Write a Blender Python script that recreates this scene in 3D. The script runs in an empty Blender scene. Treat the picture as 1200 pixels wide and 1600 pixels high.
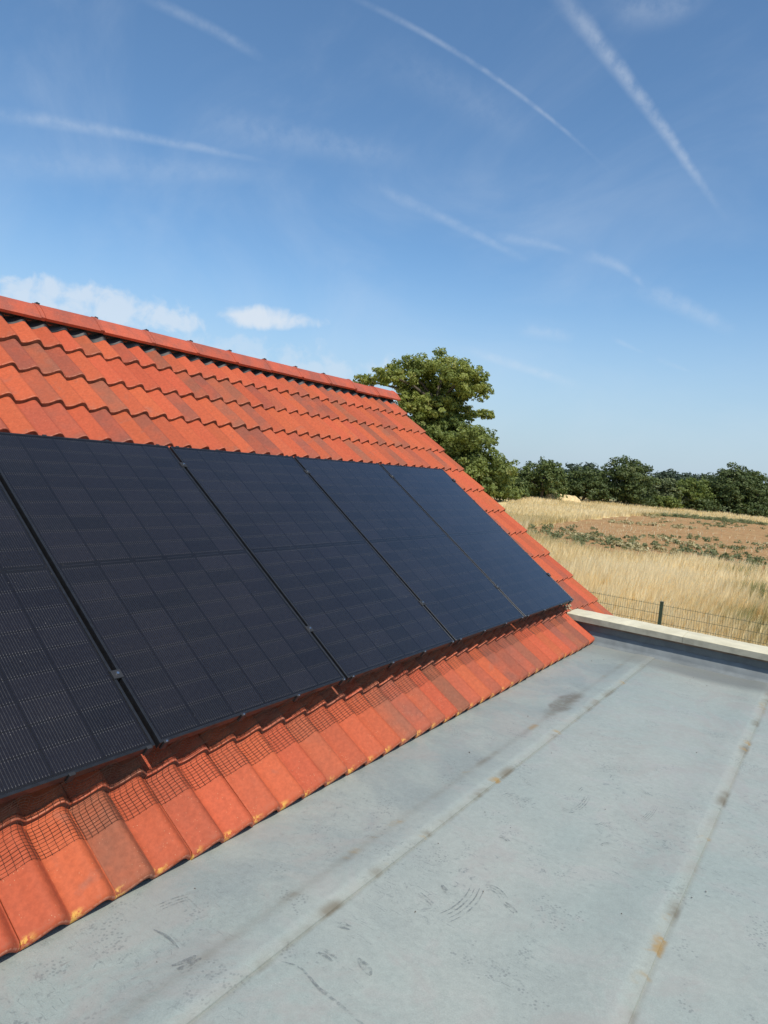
import bpy, math, random
import numpy as np
from mathutils import Matrix, Vector

scene = bpy.context.scene
COL = scene.collection
R = math.radians

# ------------------------------------------------------------------ camera
H = 4.30                                   # eye height above the field
cam_data = bpy.data.cameras.new("camera")
cam_data.sensor_fit = 'VERTICAL'
cam_data.sensor_height = 36.0
cam_data.lens = 36.0 * 1069.06 / 1600.0
cam_data.clip_start = 0.05
cam_data.clip_end = 6000
cam = bpy.data.objects.new("camera", cam_data)
COL.objects.link(cam)
cr = Vector((0.82016776, 0.56486606, 0.09083605))
cu = Vector((-0.1173445, 0.01069088, 0.99303372))
cf = Vector((-0.55995993, 0.82511335, -0.07505224))
cam.matrix_world = Matrix(((cr.x, cu.x, -cf.x, 0), (cr.y, cu.y, -cf.y, 0), (cr.z, cu.z, -cf.z, H), (0, 0, 0, 1)))
scene.camera = cam

# ------------------------------------------------------------------ sun, sky, exposure
SUN = Vector((0.535, -0.33, 0.848)).normalized()          # towards the sun
SUN_EL = math.asin(SUN.z)
SUN_AZ = math.atan2(SUN.x, SUN.y)                          # clockwise from +Y
sd = bpy.data.lights.new("sun", 'SUN')
sd.energy = 4.4
sd.angle = R(0.53)
sd.color = (1.0, 0.94, 0.83)
sun = bpy.data.objects.new("sun", sd)
sun.rotation_euler = (-SUN).to_track_quat('-Z', 'Y').to_euler()
sun.location = (0, 0, 40)
COL.objects.link(sun)

scene.view_settings.view_transform = 'Standard'
scene.view_settings.look = 'None'
scene.view_settings.exposure = 0.0
scene.view_settings.gamma = 1.0
scene.view_settings.use_curve_mapping = False
scene.cycles.use_denoising = True
scene.cycles.max_bounces = 8
scene.cycles.transparent_max_bounces = 12
scene.cycles.sample_clamp_indirect = 6.0


class NB:
    """small helper for node trees"""
    def __init__(self, tree):
        self.t = tree
        self.n = tree.nodes
        self.l = tree.links

    def new(self, kind, **kw):
        nd = self.n.new(kind)
        for k, v in kw.items():
            setattr(nd, k, v)
        return nd

    def put(self, sock, v):
        if hasattr(v, 'is_output'):
            self.l.new(v, sock)
        elif isinstance(v, (tuple, list, Vector)):
            v = tuple(v)
            if sock.type == 'RGBA' and len(v) == 3:
                v = v + (1.0,)
            sock.default_value = v
        else:
            sock.default_value = v

    def m(self, op, a, b=None, c=None, clamp=False):
        nd = self.new('ShaderNodeMath', operation=op)
        nd.use_clamp = clamp
        self.put(nd.inputs[0], a)
        if b is not None:
            self.put(nd.inputs[1], b)
        if c is not None:
            self.put(nd.inputs[2], c)
        return nd.outputs[0]

    def dot(self, a, b):
        nd = self.new('ShaderNodeVectorMath', operation='DOT_PRODUCT')
        self.put(nd.inputs[0], a)
        self.put(nd.inputs[1], b)
        return nd.outputs['Value']

    def vm(self, op, a, b):
        nd = self.new('ShaderNodeVectorMath', operation=op)
        self.put(nd.inputs[0], a)
        self.put(nd.inputs[1], b)
        return nd.outputs[0]

    def noise(self, vec, scale, detail=4.0, rough=0.55, dist=0.0, color=False):
        nd = self.new('ShaderNodeTexNoise')
        if vec is not None:
            self.put(nd.inputs['Vector'], vec)
        nd.inputs['Scale'].default_value = scale
        nd.inputs['Detail'].default_value = detail
        nd.inputs['Roughness'].default_value = rough
        nd.inputs['Distortion'].default_value = dist
        return nd.outputs['Color' if color else 'Fac']

    def ss(self, x, lo, hi, a=0.0, b=1.0):
        nd = self.new('ShaderNodeMapRange', interpolation_type='SMOOTHSTEP')
        self.put(nd.inputs['Value'], x)
        self.put(nd.inputs['From Min'], lo)
        self.put(nd.inputs['From Max'], hi)
        self.put(nd.inputs['To Min'], a)
        self.put(nd.inputs['To Max'], b)
        return nd.outputs['Result']

    def mix(self, fac, a, b, blend='MIX'):
        nd = self.new('ShaderNodeMix', data_type='RGBA', blend_type=blend)
        self.put(nd.inputs[0], fac)
        self.put(nd.inputs[6], a)
        self.put(nd.inputs[7], b)
        return nd.outputs[2]

    def xyz(self, v):
        nd = self.new('ShaderNodeSeparateXYZ')
        self.put(nd.inputs[0], v)
        return nd.outputs

    def comb(self, x, y, z):
        nd = self.new('ShaderNodeCombineXYZ')
        for i, v in enumerate((x, y, z)):
            self.put(nd.inputs[i], v)
        return nd.outputs[0]


world = bpy.data.worlds.new("World")
scene.world = world
world.use_nodes = True
wt = NB(world.node_tree)
for nd in list(wt.n):
    wt.n.remove(nd)
sky = wt.new('ShaderNodeTexSky')
sky.sky_type = 'NISHITA'
sky.sun_disc = False
sky.sun_elevation = SUN_EL
sky.sun_rotation = SUN_AZ
sky.altitude = 0
sky.air_density = 1.0
sky.dust_density = 0.8
sky.ozone_density = 5.0
gen = wt.new('ShaderNodeTexCoord').outputs['Generated']

# old contrails and wisps: centre, along, across, half length, bow, widths, strength (directions on the sky)
TRAILS = [
 [[-0.2669, 0.8493, 0.4555], [0.5416, 0.5231, -0.6581], [-0.7972, 0.071, -0.5996], 0.1384, -0.1383, 0.0086, 0.0036, 0.46, 7],
 [[-0.4334, 0.7661, 0.4747], [0.6763, 0.6246, -0.3906], [-0.5957, 0.1517, -0.7888], 0.1495, -0.4143, 0.00304, 0.002, 0.30, 2],
 [[-0.6848, 0.5467, 0.4819], [0.5341, 0.8264, -0.1784], [-0.4957, 0.1352, -0.8579], 0.0619, -0.584, 0.00533, 0.00484, 0.22, 3],
 [[-0.7814, 0.5082, 0.3622], [0.5657, 0.8218, 0.0675], [-0.2633, 0.2577, -0.9297], 0.1514, -0.1073, 0.00745, 0.00327, 0.30, 4],
 [[-0.4865, 0.8114, 0.3241], [0.7478, 0.5785, -0.3258], [-0.4518, 0.0838, -0.8882], 0.097, -0.1345, 0.00593, 0.00431, 0.26, 4],
 [[-0.3904, 0.869, 0.304], [0.8849, 0.4453, -0.1366], [-0.2541, 0.2157, -0.9428], 0.0452, -1.3342, 0.00601, 0.00339, 0.2, 3],
 [[-0.2901, 0.9171, 0.2734], [0.8121, 0.3871, -0.4367], [-0.5063, 0.0953, -0.8571], 0.043, -4.0066, 0.00675, 0.00334, 0.28, 4],
 [[-0.2076, 0.951, 0.2291], [0.878, 0.2844, -0.385], [-0.4313, 0.1212, -0.894], 0.0567, -0.7515, 0.0108, 0.0073, 0.3, 9],
 [[-0.4027, 0.9035, 0.1468], [0.8734, 0.4273, -0.2338], [-0.274, 0.034, -0.9611], 0.069, -0.104, 0.0054, 0.0053, 0.34, 6],
 [[-0.6273, 0.6705, 0.3961], [0.7277, 0.6858, -0.0085], [-0.2774, 0.283, -0.9182], 0.1176, 0.0448, 0.0191, 0.0116, 0.18, 12],
 [[-0.2431, 0.8097, 0.534], [0.955, 0.2964, -0.0146], [-0.1701, 0.5064, -0.8453], 0.0469, 3.5298, 0.016, 0.0098, 0.22, 16],
 [[-0.3745, 0.9068, 0.1935], [0.909, 0.4002, -0.1163], [-0.1829, 0.1324, -0.9742], 0.033, -0.8185, 0.0089, 0.007, 0.26, 10],
 [[-0.2716, 0.9449, 0.1826], [0.8662, 0.3227, -0.3814], [-0.4193, 0.0546, -0.9062], 0.0199, 1.2855, 0.0034, 0.0017, 0.2, 2],
 [[-0.2151, 0.9635, 0.1596], [0.9097, 0.2571, -0.326], [-0.3551, 0.075, -0.9318], 0.0195, 0.8851, 0.0034, 0.0017, 0.2, 2],
 [[-0.7852, 0.5249, 0.3285], [0.5956, 0.7854, 0.1685], [-0.1696, 0.3279, -0.9294], 0.1725, -0.0374, 0.0161, 0.0083, 0.14, 10],
 [[-0.4647, 0.759, 0.456], [0.7161, 0.625, -0.3106], [-0.5208, 0.1822, -0.834], 0.0972, -0.4993, 0.0219, 0.0161, 0.10, 14],
]
BLOBS = [  # low summer clouds: centre, right, half width, up, half height, strength, raggedness
 [[-0.6997, 0.6918, 0.1781], [0.7383, 0.6645, 0.1157], 0.0780, [0.0788, -0.1872, 0.9792], 0.0215, 0.85, 0.42],
 [[-0.8395, 0.5182, 0.1600], [0.6006, 0.7847, 0.1534], 0.180, [0.1218, -0.1392, 0.9827], 0.0350, 0.66, 0.7],
 [[-0.8808, 0.4406, 0.1733], [0.491, 0.8508, 0.187], 0.0703, [0.1408, -0.1205, 0.9827], 0.0150, 0.60, 0.9],
 [[-0.7093, 0.6903, 0.1359], [0.7386, 0.6649, 0.1111], 0.110, [0.0557, -0.1606, 0.9855], 0.0230, 0.30, 1.0],
 [[-0.7517, 0.6488, 0.1084], [0.733, 0.6713, 0.11], 0.2448, [0.058, -0.1428, 0.9881], 0.0486, 0.34, 0.9],
 [[-0.9517, -0.2488, 0.1784], [0.233, -0.9713, 0.0], 0.2448, [0.158, 0.0, 0.988], 0.0486, 0.5, 0.9],
]
fine = wt.noise(gen, 60.0, 5.0, 0.6)
med = wt.noise(gen, 16.0, 5.0, 0.6)
puff = wt.noise(gen, 30.0, 6.0, 0.55, 0.3)
cloud = None
for (c, e1, e2, half, bow, w0, w1, k, jit) in TRAILS:
    a = wt.dot(gen, e1)
    d = wt.dot(gen, e2)
    t = wt.m('DIVIDE', a, half)
    par = wt.m('MULTIPLY', wt.m('SUBTRACT', half * half, wt.m('MULTIPLY', a, a)), bow)
    d = wt.m('SUBTRACT', d, par)
    d = wt.m('ADD', d, wt.m('MULTIPLY', wt.m('SUBTRACT', fine, 0.5), 0.0009 * jit))
    w = wt.m('MULTIPLY_ADD', t, (w1 - w0) * 0.42, (w0 + w1) * 0.42)
    edge = wt.ss(wt.m('DIVIDE', wt.m('ABSOLUTE', d), w), 2.1, 0.0)
    ends = wt.ss(wt.m('ABSOLUTE', t), 1.40, 0.45)
    front = wt.m('GREATER_THAN', wt.dot(gen, c), 0.2)
    tex = wt.ss(wt.m('MULTIPLY_ADD', fine, 0.6, wt.m('MULTIPLY', med, 0.4)), 0.32, 0.64, 0.25, 1.0)
    mk = wt.m('MULTIPLY', wt.m('MULTIPLY', edge, ends), wt.m('MULTIPLY', wt.m('MULTIPLY', front, tex), k * 0.68))
    cloud = mk if cloud is None else wt.m('MAXIMUM', cloud, mk)
for (c, e1, ra, e2, rb, k, rag) in BLOBS:
    q = wt.vm('SUBTRACT', gen, c)
    a = wt.m('DIVIDE', wt.dot(q, e1), ra)
    b = wt.m('DIVIDE', wt.dot(q, e2), rb)
    # flatter underneath, bulging above
    b = wt.m('MULTIPLY', b, wt.m('MULTIPLY_ADD', wt.m('LESS_THAN', b, 0.0), 0.35, 1.0))
    rr = wt.m('ADD', wt.m('MULTIPLY', a, a), wt.m('MULTIPLY', b, b))
    val = wt.m('SUBTRACT', 1.0, rr)
    val = wt.m('ADD', val, wt.m('MULTIPLY', wt.m('SUBTRACT', puff, 0.52), 5.0 * rag))
    front = wt.m('GREATER_THAN', wt.dot(gen, c), 0.5)
    mk = wt.m('MULTIPLY', wt.m('MULTIPLY', wt.ss(val, 0.0, 0.95), front), k)
    cloud = wt.m('MAXIMUM', cloud, mk)
# thin high veil everywhere
vs = wt.new('ShaderNodeMapping')
wt.put(vs.inputs['Vector'], gen)
vs.inputs['Rotation'].default_value = (0.2, 0.5, 0.6)
vs.inputs['Scale'].default_value = (1.0, 2.6, 2.0)
veil = wt.ss(wt.noise(vs.outputs[0], 2.2, 6.0, 0.6, 0.6), 0.40, 0.90, 0.0, 0.20)
cloud = wt.m('ADD', cloud, veil, clamp=True)
elev = wt.xyz(gen)[2]
hazef = wt.ss(elev, 0.30, -0.02, 0.0, 0.85)
skyc = wt.mix(1.0, sky.outputs[0], (0.90, 1.05, 1.06), 'MULTIPLY')
skyc = wt.mix(hazef, skyc, (3.25, 4.1, 5.0))
skyc = wt.mix(cloud, skyc, (5.0, 5.5, 6.1))
bg = wt.new('ShaderNodeBackground')
bg.inputs['Strength'].default_value = 0.145
wt.l.new(skyc, bg.inputs['Color'])
wo = wt.new('ShaderNodeOutputWorld')
wt.l.new(bg.outputs[0], wo.inputs['Surface'])


# ------------------------------------------------------------------ helpers
WM = {}


def tag(o, label=None, cat=None, group=None, kind=None):
    if label:
        o["label"] = label
    if cat:
        o["category"] = cat
    if group:
        o["group"] = group
    if kind:
        o["kind"] = kind
    return o


def link(o, world_m=None, parent=None):
    COL.objects.link(o)
    world_m = world_m or Matrix.Identity(4)
    WM[o.name] = world_m
    if parent is not None:
        o.parent = parent
        o.matrix_basis = WM[parent.name].inverted() @ world_m
    else:
        o.matrix_basis = world_m
    return o


def empty(name, m, parent=None):
    o = bpy.data.objects.new(name, None)
    o.empty_display_size = 0.2
    return link(o, m, parent)


def mobj(name, mesh, mat=None, m=None, parent=None):
    if mat is not None and not mesh.materials:
        mesh.materials.append(mat)
    return link(bpy.data.objects.new(name, mesh), m, parent)


def mesh_of(name, verts, faces, smooth=False):
    me = bpy.data.meshes.new(name)
    me.from_pydata([tuple(v) for v in verts], [], [tuple(f) for f in faces])
    if smooth:
        me.polygons.foreach_set('use_smooth', [True] * len(me.polygons))
    me.update()
    return me


def np_mesh(name, V, F, tint=None, smooth=False):
    """V (n,3), F (m,k) arrays -> mesh, optional face attribute tint"""
    me = bpy.data.meshes.new(name)
    V = np.asarray(V, dtype=np.float32)
    F = np.asarray(F, dtype=np.int32)
    k = F.shape[1]
    me.vertices.add(len(V))
    me.vertices.foreach_set('co', V.ravel())
    me.loops.add(F.size)
    me.loops.foreach_set('vertex_index', F.ravel())
    me.polygons.add(len(F))
    me.polygons.foreach_set('loop_start', np.arange(0, F.size, k, dtype=np.int32))
    me.polygons.foreach_set('loop_total', np.full(len(F), k, dtype=np.int32))
    if smooth:
        me.polygons.foreach_set('use_smooth', np.ones(len(F), dtype=bool))
    if tint is not None:
        at = me.attributes.new('tint', 'FLOAT', 'FACE')
        at.data.foreach_set('value', np.asarray(tint, dtype=np.float32))
    me.update(calc_edges=True)
    return me


class MB:
    def __init__(self):
        self.v, self.f = [], []

    def box(self, lo, hi, ch=0.0):
        x0, y0, z0 = lo
        x1, y1, z1 = hi
        b = len(self.v)
        if ch <= 0:
            self.v += [(x0, y0, z0), (x1, y0, z0), (x1, y1, z0), (x0, y1, z0), (x0, y0, z1), (x1, y0, z1), (x1, y1, z1), (x0, y1, z1)]
            self.f += [tuple(b + i for i in q) for q in ((0, 3, 2, 1), (4, 5, 6, 7), (0, 1, 5, 4), (1, 2, 6, 5), (2, 3, 7, 6), (3, 0, 4, 7))]
        else:                              # top edges chamfered
            c = ch
            self.v += [(x0, y0, z0), (x1, y0, z0), (x1, y1, z0), (x0, y1, z0),
                       (x0, y0, z1 - c), (x1, y0, z1 - c), (x1, y1, z1 - c), (x0, y1, z1 - c),
                       (x0 + c, y0 + c, z1), (x1 - c, y0 + c, z1), (x1 - c, y1 - c, z1), (x0 + c, y1 - c, z1)]
            q = [(0, 3, 2, 1), (8, 9, 10, 11)]
            for i in range(4):
                j = (i + 1) % 4
                q += [(i, j, 4 + j, 4 + i), (4 + i, 4 + j, 8 + j, 8 + i)]
            self.f += [tuple(b + i for i in t) for t in q]
        return self

    def tube(self, pts, rads, sides=6, cap=True):
        b = len(self.v)
        pts = [Vector(p) for p in pts]
        for i, p in enumerate(pts):
            d = (pts[min(i + 1, len(pts) - 1)] - pts[max(i - 1, 0)]).normalized()
            a = d.cross(Vector((0, 0, 1)) if abs(d.z) < 0.9 else Vector((1, 0, 0))).normalized()
            c = d.cross(a)
            for k in range(sides):
                t = 2 * math.pi * k / sides
                self.v.append(tuple(p + (a * math.cos(t) + c * math.sin(t)) * rads[i]))
        for i in range(len(pts) - 1):
            for k in range(sides):
                k2 = (k + 1) % sides
                self.f.append((b + i * sides + k, b + i * sides + k2, b + (i + 1) * sides + k2, b + (i + 1) * sides + k))
        if cap:
            self.f.append(tuple(b + k for k in range(sides))[::-1])
            self.f.append(tuple(b + (len(pts) - 1) * sides + k for k in range(sides)))
        return self

    def prism(self, prof, y0, y1):
        """closed profile of (x, z) extruded along y"""
        b = len(self.v)
        n = len(prof)
        for y in (y0, y1):
            self.v += [(x, y, z) for x, z in prof]
        for i in range(n):
            j = (i + 1) % n
            self.f.append((b + i, b + j, b + n + j, b + n + i))
        self.f.append(tuple(b + i for i in range(n))[::-1])
        self.f.append(tuple(b + n + i for i in range(n)))
        return self

    def mesh(self, name, smooth=False):
        return mesh_of(name, self.v, self.f, smooth)


def material(name):
    m = bpy.data.materials.new(name)
    m.use_nodes = True
    nb = NB(m.node_tree)
    bs = m.node_tree.nodes['Principled BSDF']
    return m, nb, bs


def obj_co(nb):
    return nb.new('ShaderNodeTexCoord').outputs['Object']


def geo_pos(nb):
    return nb.new('ShaderNodeNewGeometry').outputs['Position']


def bump(nb, bs, height, strength=0.3, dist=0.005):
    b = nb.new('ShaderNodeBump')
    b.inputs['Strength'].default_value = strength
    b.inputs['Distance'].default_value = dist
    nb.put(b.inputs['Height'], height)
    nb.l.new(b.outputs[0], bs.inputs['Normal'])


def simple(name, col, rough=0.6, metal=0.0, var=0.15, scale=20.0, spec=0.5):
    m, nb, bs = material(name)
    p = geo_pos(nb)
    n = nb.noise(p, scale, 4.0)
    f = nb.ss(n, 0.3, 0.7, 1.0 - var, 1.0 + var)
    c = nb.mix(1.0, col, nb.comb(f, f, f), 'MULTIPLY')
    nb.put(bs.inputs['Base Color'], c)
    bs.inputs['Roughness'].default_value = rough
    bs.inputs['Metallic'].default_value = metal
    bs.inputs['Specular IOR Level'].default_value = spec
    return m


# ------------------------------------------------------------------ roof frame (along the eave = +Y, up the slope = S, out of it = N)
TH = 0.6193
SV = Vector((-math.cos(TH), 0, math.sin(TH)))
NV = Vector((math.sin(TH), 0, math.cos(TH)))
YV = Vector((0, 1, 0))
O = Vector((-2.0104, 6.2293, H - 1.122))     # lower far corner of the panel field, on the glass


def rp(y, v, n):
    """y along the roof measured in the world, v up the slope, n out of the slope"""
    return Vector((O.x, y, O.z)) + SV * v + NV * n


def roof_m(y, v, n):
    p = rp(y, v, n)
    return Matrix(((0, SV.x, NV.x, p.x), (1, SV.y, NV.y, p.y), (0, SV.z, NV.z, p.z), (0, 0, 0, 1)))


WAVE = 0.1552
TW = 2 * WAVE
GAUGE = 0.3531
V0 = 3.1536
TN = -0.13                                    # crest of the tile tails
AMP = 0.044
TTH = 0.032
TILT = 0.030 / GAUGE
YVERGE = O.y + 1.0
FLOOR = H - 1.508

# ------------------------------------------------------------------ materials
def tile_material(name, eave):
    m, nb, bs = material(name)
    co = obj_co(nb)
    x, y, z = nb.xyz(co)
    rnd = nb.new('ShaderNodeObjectInfo').outputs['Random']
    wv = nb.m('FLOOR', nb.m('DIVIDE', nb.m('ADD', x, 0.004), WAVE))
    wn = nb.new('ShaderNodeTexWhiteNoise', noise_dimensions='2D')
    nb.put(wn.inputs['Vector'], nb.comb(nb.m('MULTIPLY', rnd, 917.0), wv, 0.0))
    r1, r2, r3 = nb.new('ShaderNodeSeparateColor'), None, None
    nb.l.new(wn.outputs['Color'], r1.inputs[0])
    r1, r2, r3 = r1.outputs[0], r1.outputs[1], r1.outputs[2]
    off = nb.vm('ADD', co, nb.comb(nb.m('MULTIPLY', rnd, 53.0), nb.m('MULTIPLY', rnd, 31.0), 0.0))
    big = nb.noise(off, 5.5, 3.0, 0.5)
    fine = nb.noise(off, 60.0, 5.0, 0.6)
    grit = nb.noise(off, 420.0, 2.0, 0.6)
    # a blend of bright orange and brindled brown waves
    f = nb.m('MULTIPLY', nb.ss(r1, 0.46, 0.92), nb.ss(big, 0.30, 0.60, 0.40, 1.0))
    c = nb.mix(f, (0.415, 0.083, 0.033), (0.250, 0.077, 0.044))
    tone = nb.m('MULTIPLY_ADD', r2, 0.18, 0.90)
    c = nb.mix(1.0, c, nb.comb(tone, nb.m('MULTIPLY_ADD', r3, 0.16, nb.m('SUBTRACT', tone, 0.08)), tone), 'MULTIPLY')
    # smoky firing-like bloom on some
    sm = nb.m('MULTIPLY', nb.ss(nb.noise(off, 9.0, 4.0, 0.55, 0.6), 0.56, 0.74), nb.ss(r3, 0.35, 0.9))
    c = nb.mix(nb.m('MULTIPLY', sm, 0.5), c, (0.235, 0.105, 0.072))
    f2 = nb.ss(fine, 0.25, 0.75, 0.86, 1.12)
    c = nb.mix(1.0, c, nb.comb(f2, f2, f2), 'MULTIPLY')
    # pale specks of lichen and dust
    vo = nb.new('ShaderNodeTexVoronoi', feature='F1')
    nb.put(vo.inputs['Vector'], off)
    vo.inputs['Scale'].default_value = 95.0
    dot = nb.m('MULTIPLY', nb.ss(vo.outputs['Distance'], 0.16, 0.08), nb.ss(nb.noise(off, 14.0, 2.0), 0.44, 0.62))
    c = nb.mix(nb.m('MULTIPLY', dot, 0.7), c, (0.62, 0.36, 0.20))
    # grime gathering at the tail
    grime = nb.m('MULTIPLY', nb.m('MULTIPLY', nb.ss(y, 0.05, 0.012), nb.ss(y, 0.004, 0.010)), nb.ss(fine, 0.45, 0.65, 0.0, 0.35))
    c = nb.mix(grime, c, (0.21, 0.09, 0.055))
    rim_glint = nb.m('MULTIPLY', nb.m('MULTIPLY', nb.ss(y, 0.0060, 0.0035), nb.ss(y, 0.0008, 0.002)), nb.ss(fine, 0.35, 0.62, 0.0, 0.5))  # pale highlight painted along the tail edge
    c = nb.mix(rim_glint, c, (0.62, 0.30, 0.20))
    if eave:
        tt = nb.m('FRACT', nb.m('DIVIDE', nb.m('ADD', x, 0.0), WAVE))
        band = nb.m('ADD', nb.ss(tt, 0.34, 0.08), nb.ss(tt, 0.96, 1.0))
        lich = nb.m('MULTIPLY', nb.m('MULTIPLY', band, nb.ss(y, 0.030, 0.012)), nb.ss(nb.noise(off, 40.0, 5.0, 0.7), 0.46, 0.56))
        c = nb.mix(nb.m('MULTIPLY', lich, 0.85, clamp=True), c, (0.66, 0.37, 0.075))
    nb.put(bs.inputs['Base Color'], c)
    bs.inputs['Roughness'].default_value = 0.72
    bs.inputs['Specular IOR Level'].default_value = 0.3
    hgt = nb.m('ADD', nb.m('MULTIPLY', grit, 0.5), nb.m('MULTIPLY', fine, 1.0))
    bump(nb, bs, hgt, 0.22, 0.004)
    return m


M_TILE = tile_material('concrete_tile', False)
M_EAVE = tile_material('concrete_tile_lichen', True)


def ridge_material():
    m, nb, bs = material('ridge_tile_red')
    co = geo_pos(nb)
    rnd = nb.new('ShaderNodeObjectInfo').outputs['Random']
    n = nb.noise(co, 7.0, 5.0, 0.6)
    n2 = nb.noise(co, 70.0, 4.0, 0.6)
    c = nb.mix(nb.ss(n, 0.35, 0.7), (0.46, 0.088, 0.040), (0.31, 0.080, 0.048))
    k = nb.m('MULTIPLY', nb.m('MULTIPLY_ADD', rnd, 0.2, 0.9), nb.ss(n2, 0.2, 0.8, 0.85, 1.12))
    c = nb.mix(1.0, c, nb.comb(k, k, k), 'MULTIPLY')
    sp = nb.m('MULTIPLY', nb.ss(nb.noise(co, 110.0, 2.0), 0.70, 0.76), 0.5)
    c = nb.mix(sp, c, (0.66, 0.52, 0.36))
    nb.put(bs.inputs['Base Color'], c)
    bs.inputs['Roughness'].default_value = 0.65
    bump(nb, bs, n2, 0.25, 0.004)
    return m


M_RIDGE = ridge_material()
M_BUTT = simple('shaded_tile_tail', (0.165, 0.066, 0.038), 0.9, 0, 0.35, 25)  # tail faces browner than the tile, their shade put into the colour
M_BLACK = simple('black_plastic', (0.016, 0.016, 0.018), 0.55, 0, 0.25, 30)
M_FELT = simple('roofing_underlay', (0.03, 0.03, 0.032), 0.9)
M_FRAME = simple('black_anodised_frame', (0.020, 0.021, 0.024), 0.34, 0.3, 0.2, 40)
M_STEEL = simple('stainless_bolt', (0.62, 0.62, 0.62), 0.25, 1.0, 0.05)
M_RAIL = simple('black_rail', (0.02, 0.02, 0.022), 0.45, 0.5)
M_WIRE = simple('black_coated_wire', (0.045, 0.030, 0.022), 0.5, 0.2, 0.2)
M_WALL = simple('rendered_wall', (0.62, 0.58, 0.50), 0.9, 0, 0.08, 3)
M_MORTAR = simple('mortar', (0.36, 0.26, 0.16), 0.95, 0, 0.3, 60)


def cell_material():
    m, nb, bs = material('silicon_cell')
    co = obj_co(nb)
    x, y, z = nb.xyz(co)                     # cell centred; x along the roof, y up the slope
    rnd = nb.new('ShaderNodeObjectInfo').outputs['Random']
    base = nb.mix(rnd, (0.0028, 0.0034, 0.0075), (0.0065, 0.0064, 0.0115))
    # sixteen thin wires up each half cell, a tinned row at its edges
    fx = nb.m('ABSOLUTE', nb.m('SUBTRACT', nb.m('FRACT', nb.m('DIVIDE', nb.m('ADD', x, 0.0860), 0.01075)), 0.5))
    wire = nb.m('MULTIPLY', nb.ss(fx, 0.105, 0.055), nb.m('LESS_THAN', nb.m('ABSOLUTE', x), 0.0860))
    gl = nb.m('ABSOLUTE', y)
    endm = nb.ss(gl, 0.0405, 0.0435)
    n = nb.noise(nb.vm('ADD', co, nb.comb(nb.m('MULTIPLY', rnd, 40.0), 0.0, 0.0)), 45.0, 3.0)
    r2 = nb.m('FRACT', nb.m('MULTIPLY', rnd, 37.7))
    lev = nb.m('MULTIPLY', nb.ss(n, 0.25, 0.75, 0.16, 0.52), nb.m('MULTIPLY_ADD', r2, 0.45, 0.7))
    amt = nb.m('MULTIPLY', wire, nb.m('MULTIPLY_ADD', endm, 0.75, lev), clamp=True)
    c = nb.mix(amt, base, (0.094, 0.090, 0.087))
    nb.put(bs.inputs['Base Color'], c)
    bs.inputs['Roughness'].default_value = 0.55
    bs.inputs['Specular IOR Level'].default_value = 0.2
    return m


M_CELL = cell_material()
M_BACK = simple('black_backsheet', (0.0045, 0.0048, 0.0075), 0.6, 0, 0.1, 10, 0.2)
M_RIBBON = simple('dark_ribbon', (0.007, 0.007, 0.009), 0.45, 0.2)


def glass_material():
    m, nb, bs = material('textured_solar_glass')
    p = geo_pos(nb)
    out = m.node_tree.nodes['Material Output']
    m.node_tree.nodes.remove(bs)
    tr = nb.new('ShaderNodeBsdfTransparent')
    gl = nb.new('ShaderNodeBsdfGlossy')
    gl.inputs['Roughness'].default_value = 0.10
    gl.inputs['Color'].default_value = (0.95, 0.97, 1.0, 1)
    du = nb.new('ShaderNodeBsdfDiffuse')
    du.inputs['Color'].default_value = (0.45, 0.41, 0.36, 1)
    ge = nb.new('ShaderNodeNewGeometry')
    cosv = nb.m('ABSOLUTE', nb.dot(ge.outputs['Normal'], ge.outputs['Incoming']))
    refl = nb.m('MULTIPLY_ADD', nb.m('POWER', nb.m('SUBTRACT', 1.0, cosv), 4.2), 0.95, 0.007)
    b = nb.new('ShaderNodeBump')
    b.inputs['Strength'].default_value = 0.04
    b.inputs['Distance'].default_value = 0.002
    nb.put(b.inputs['Height'], nb.noise(p, 220.0, 2.0))
    nb.l.new(b.outputs[0], gl.inputs['Normal'])
    mx = nb.new('ShaderNodeMixShader')
    nb.put(mx.inputs[0], refl)
    nb.l.new(tr.outputs[0], mx.inputs[1])
    nb.l.new(gl.outputs[0], mx.inputs[2])
    # a thin film of dust and a few specks
    dust = nb.m('MULTIPLY_ADD', nb.ss(nb.noise(p, 3.0, 5.0, 0.6), 0.35, 0.75), 0.004, 0.003)
    vo = nb.new('ShaderNodeTexVoronoi', feature='F1')
    nb.put(vo.inputs['Vector'], p)
    vo.inputs['Scale'].default_value = 42.0
    spk = nb.m('MULTIPLY', nb.ss(vo.outputs['Distance'], 0.10, 0.05), nb.ss(nb.noise(p, 6.0, 2.0), 0.52, 0.60))
    dust = nb.m('MAXIMUM', dust, nb.m('MULTIPLY', spk, 0.30))
    m2 = nb.new('ShaderNodeMixShader')
    nb.put(m2.inputs[0], dust)
    nb.l.new(mx.outputs[0], m2.inputs[1])
    nb.l.new(du.outputs[0], m2.inputs[2])
    nb.l.new(m2.outputs[0], out.inputs['Surface'])
    return m


M_GLASS = glass_material()
SEAMS = [-2.18, -1.262, -0.345, 0.575, 1.49, 2.41]


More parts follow.
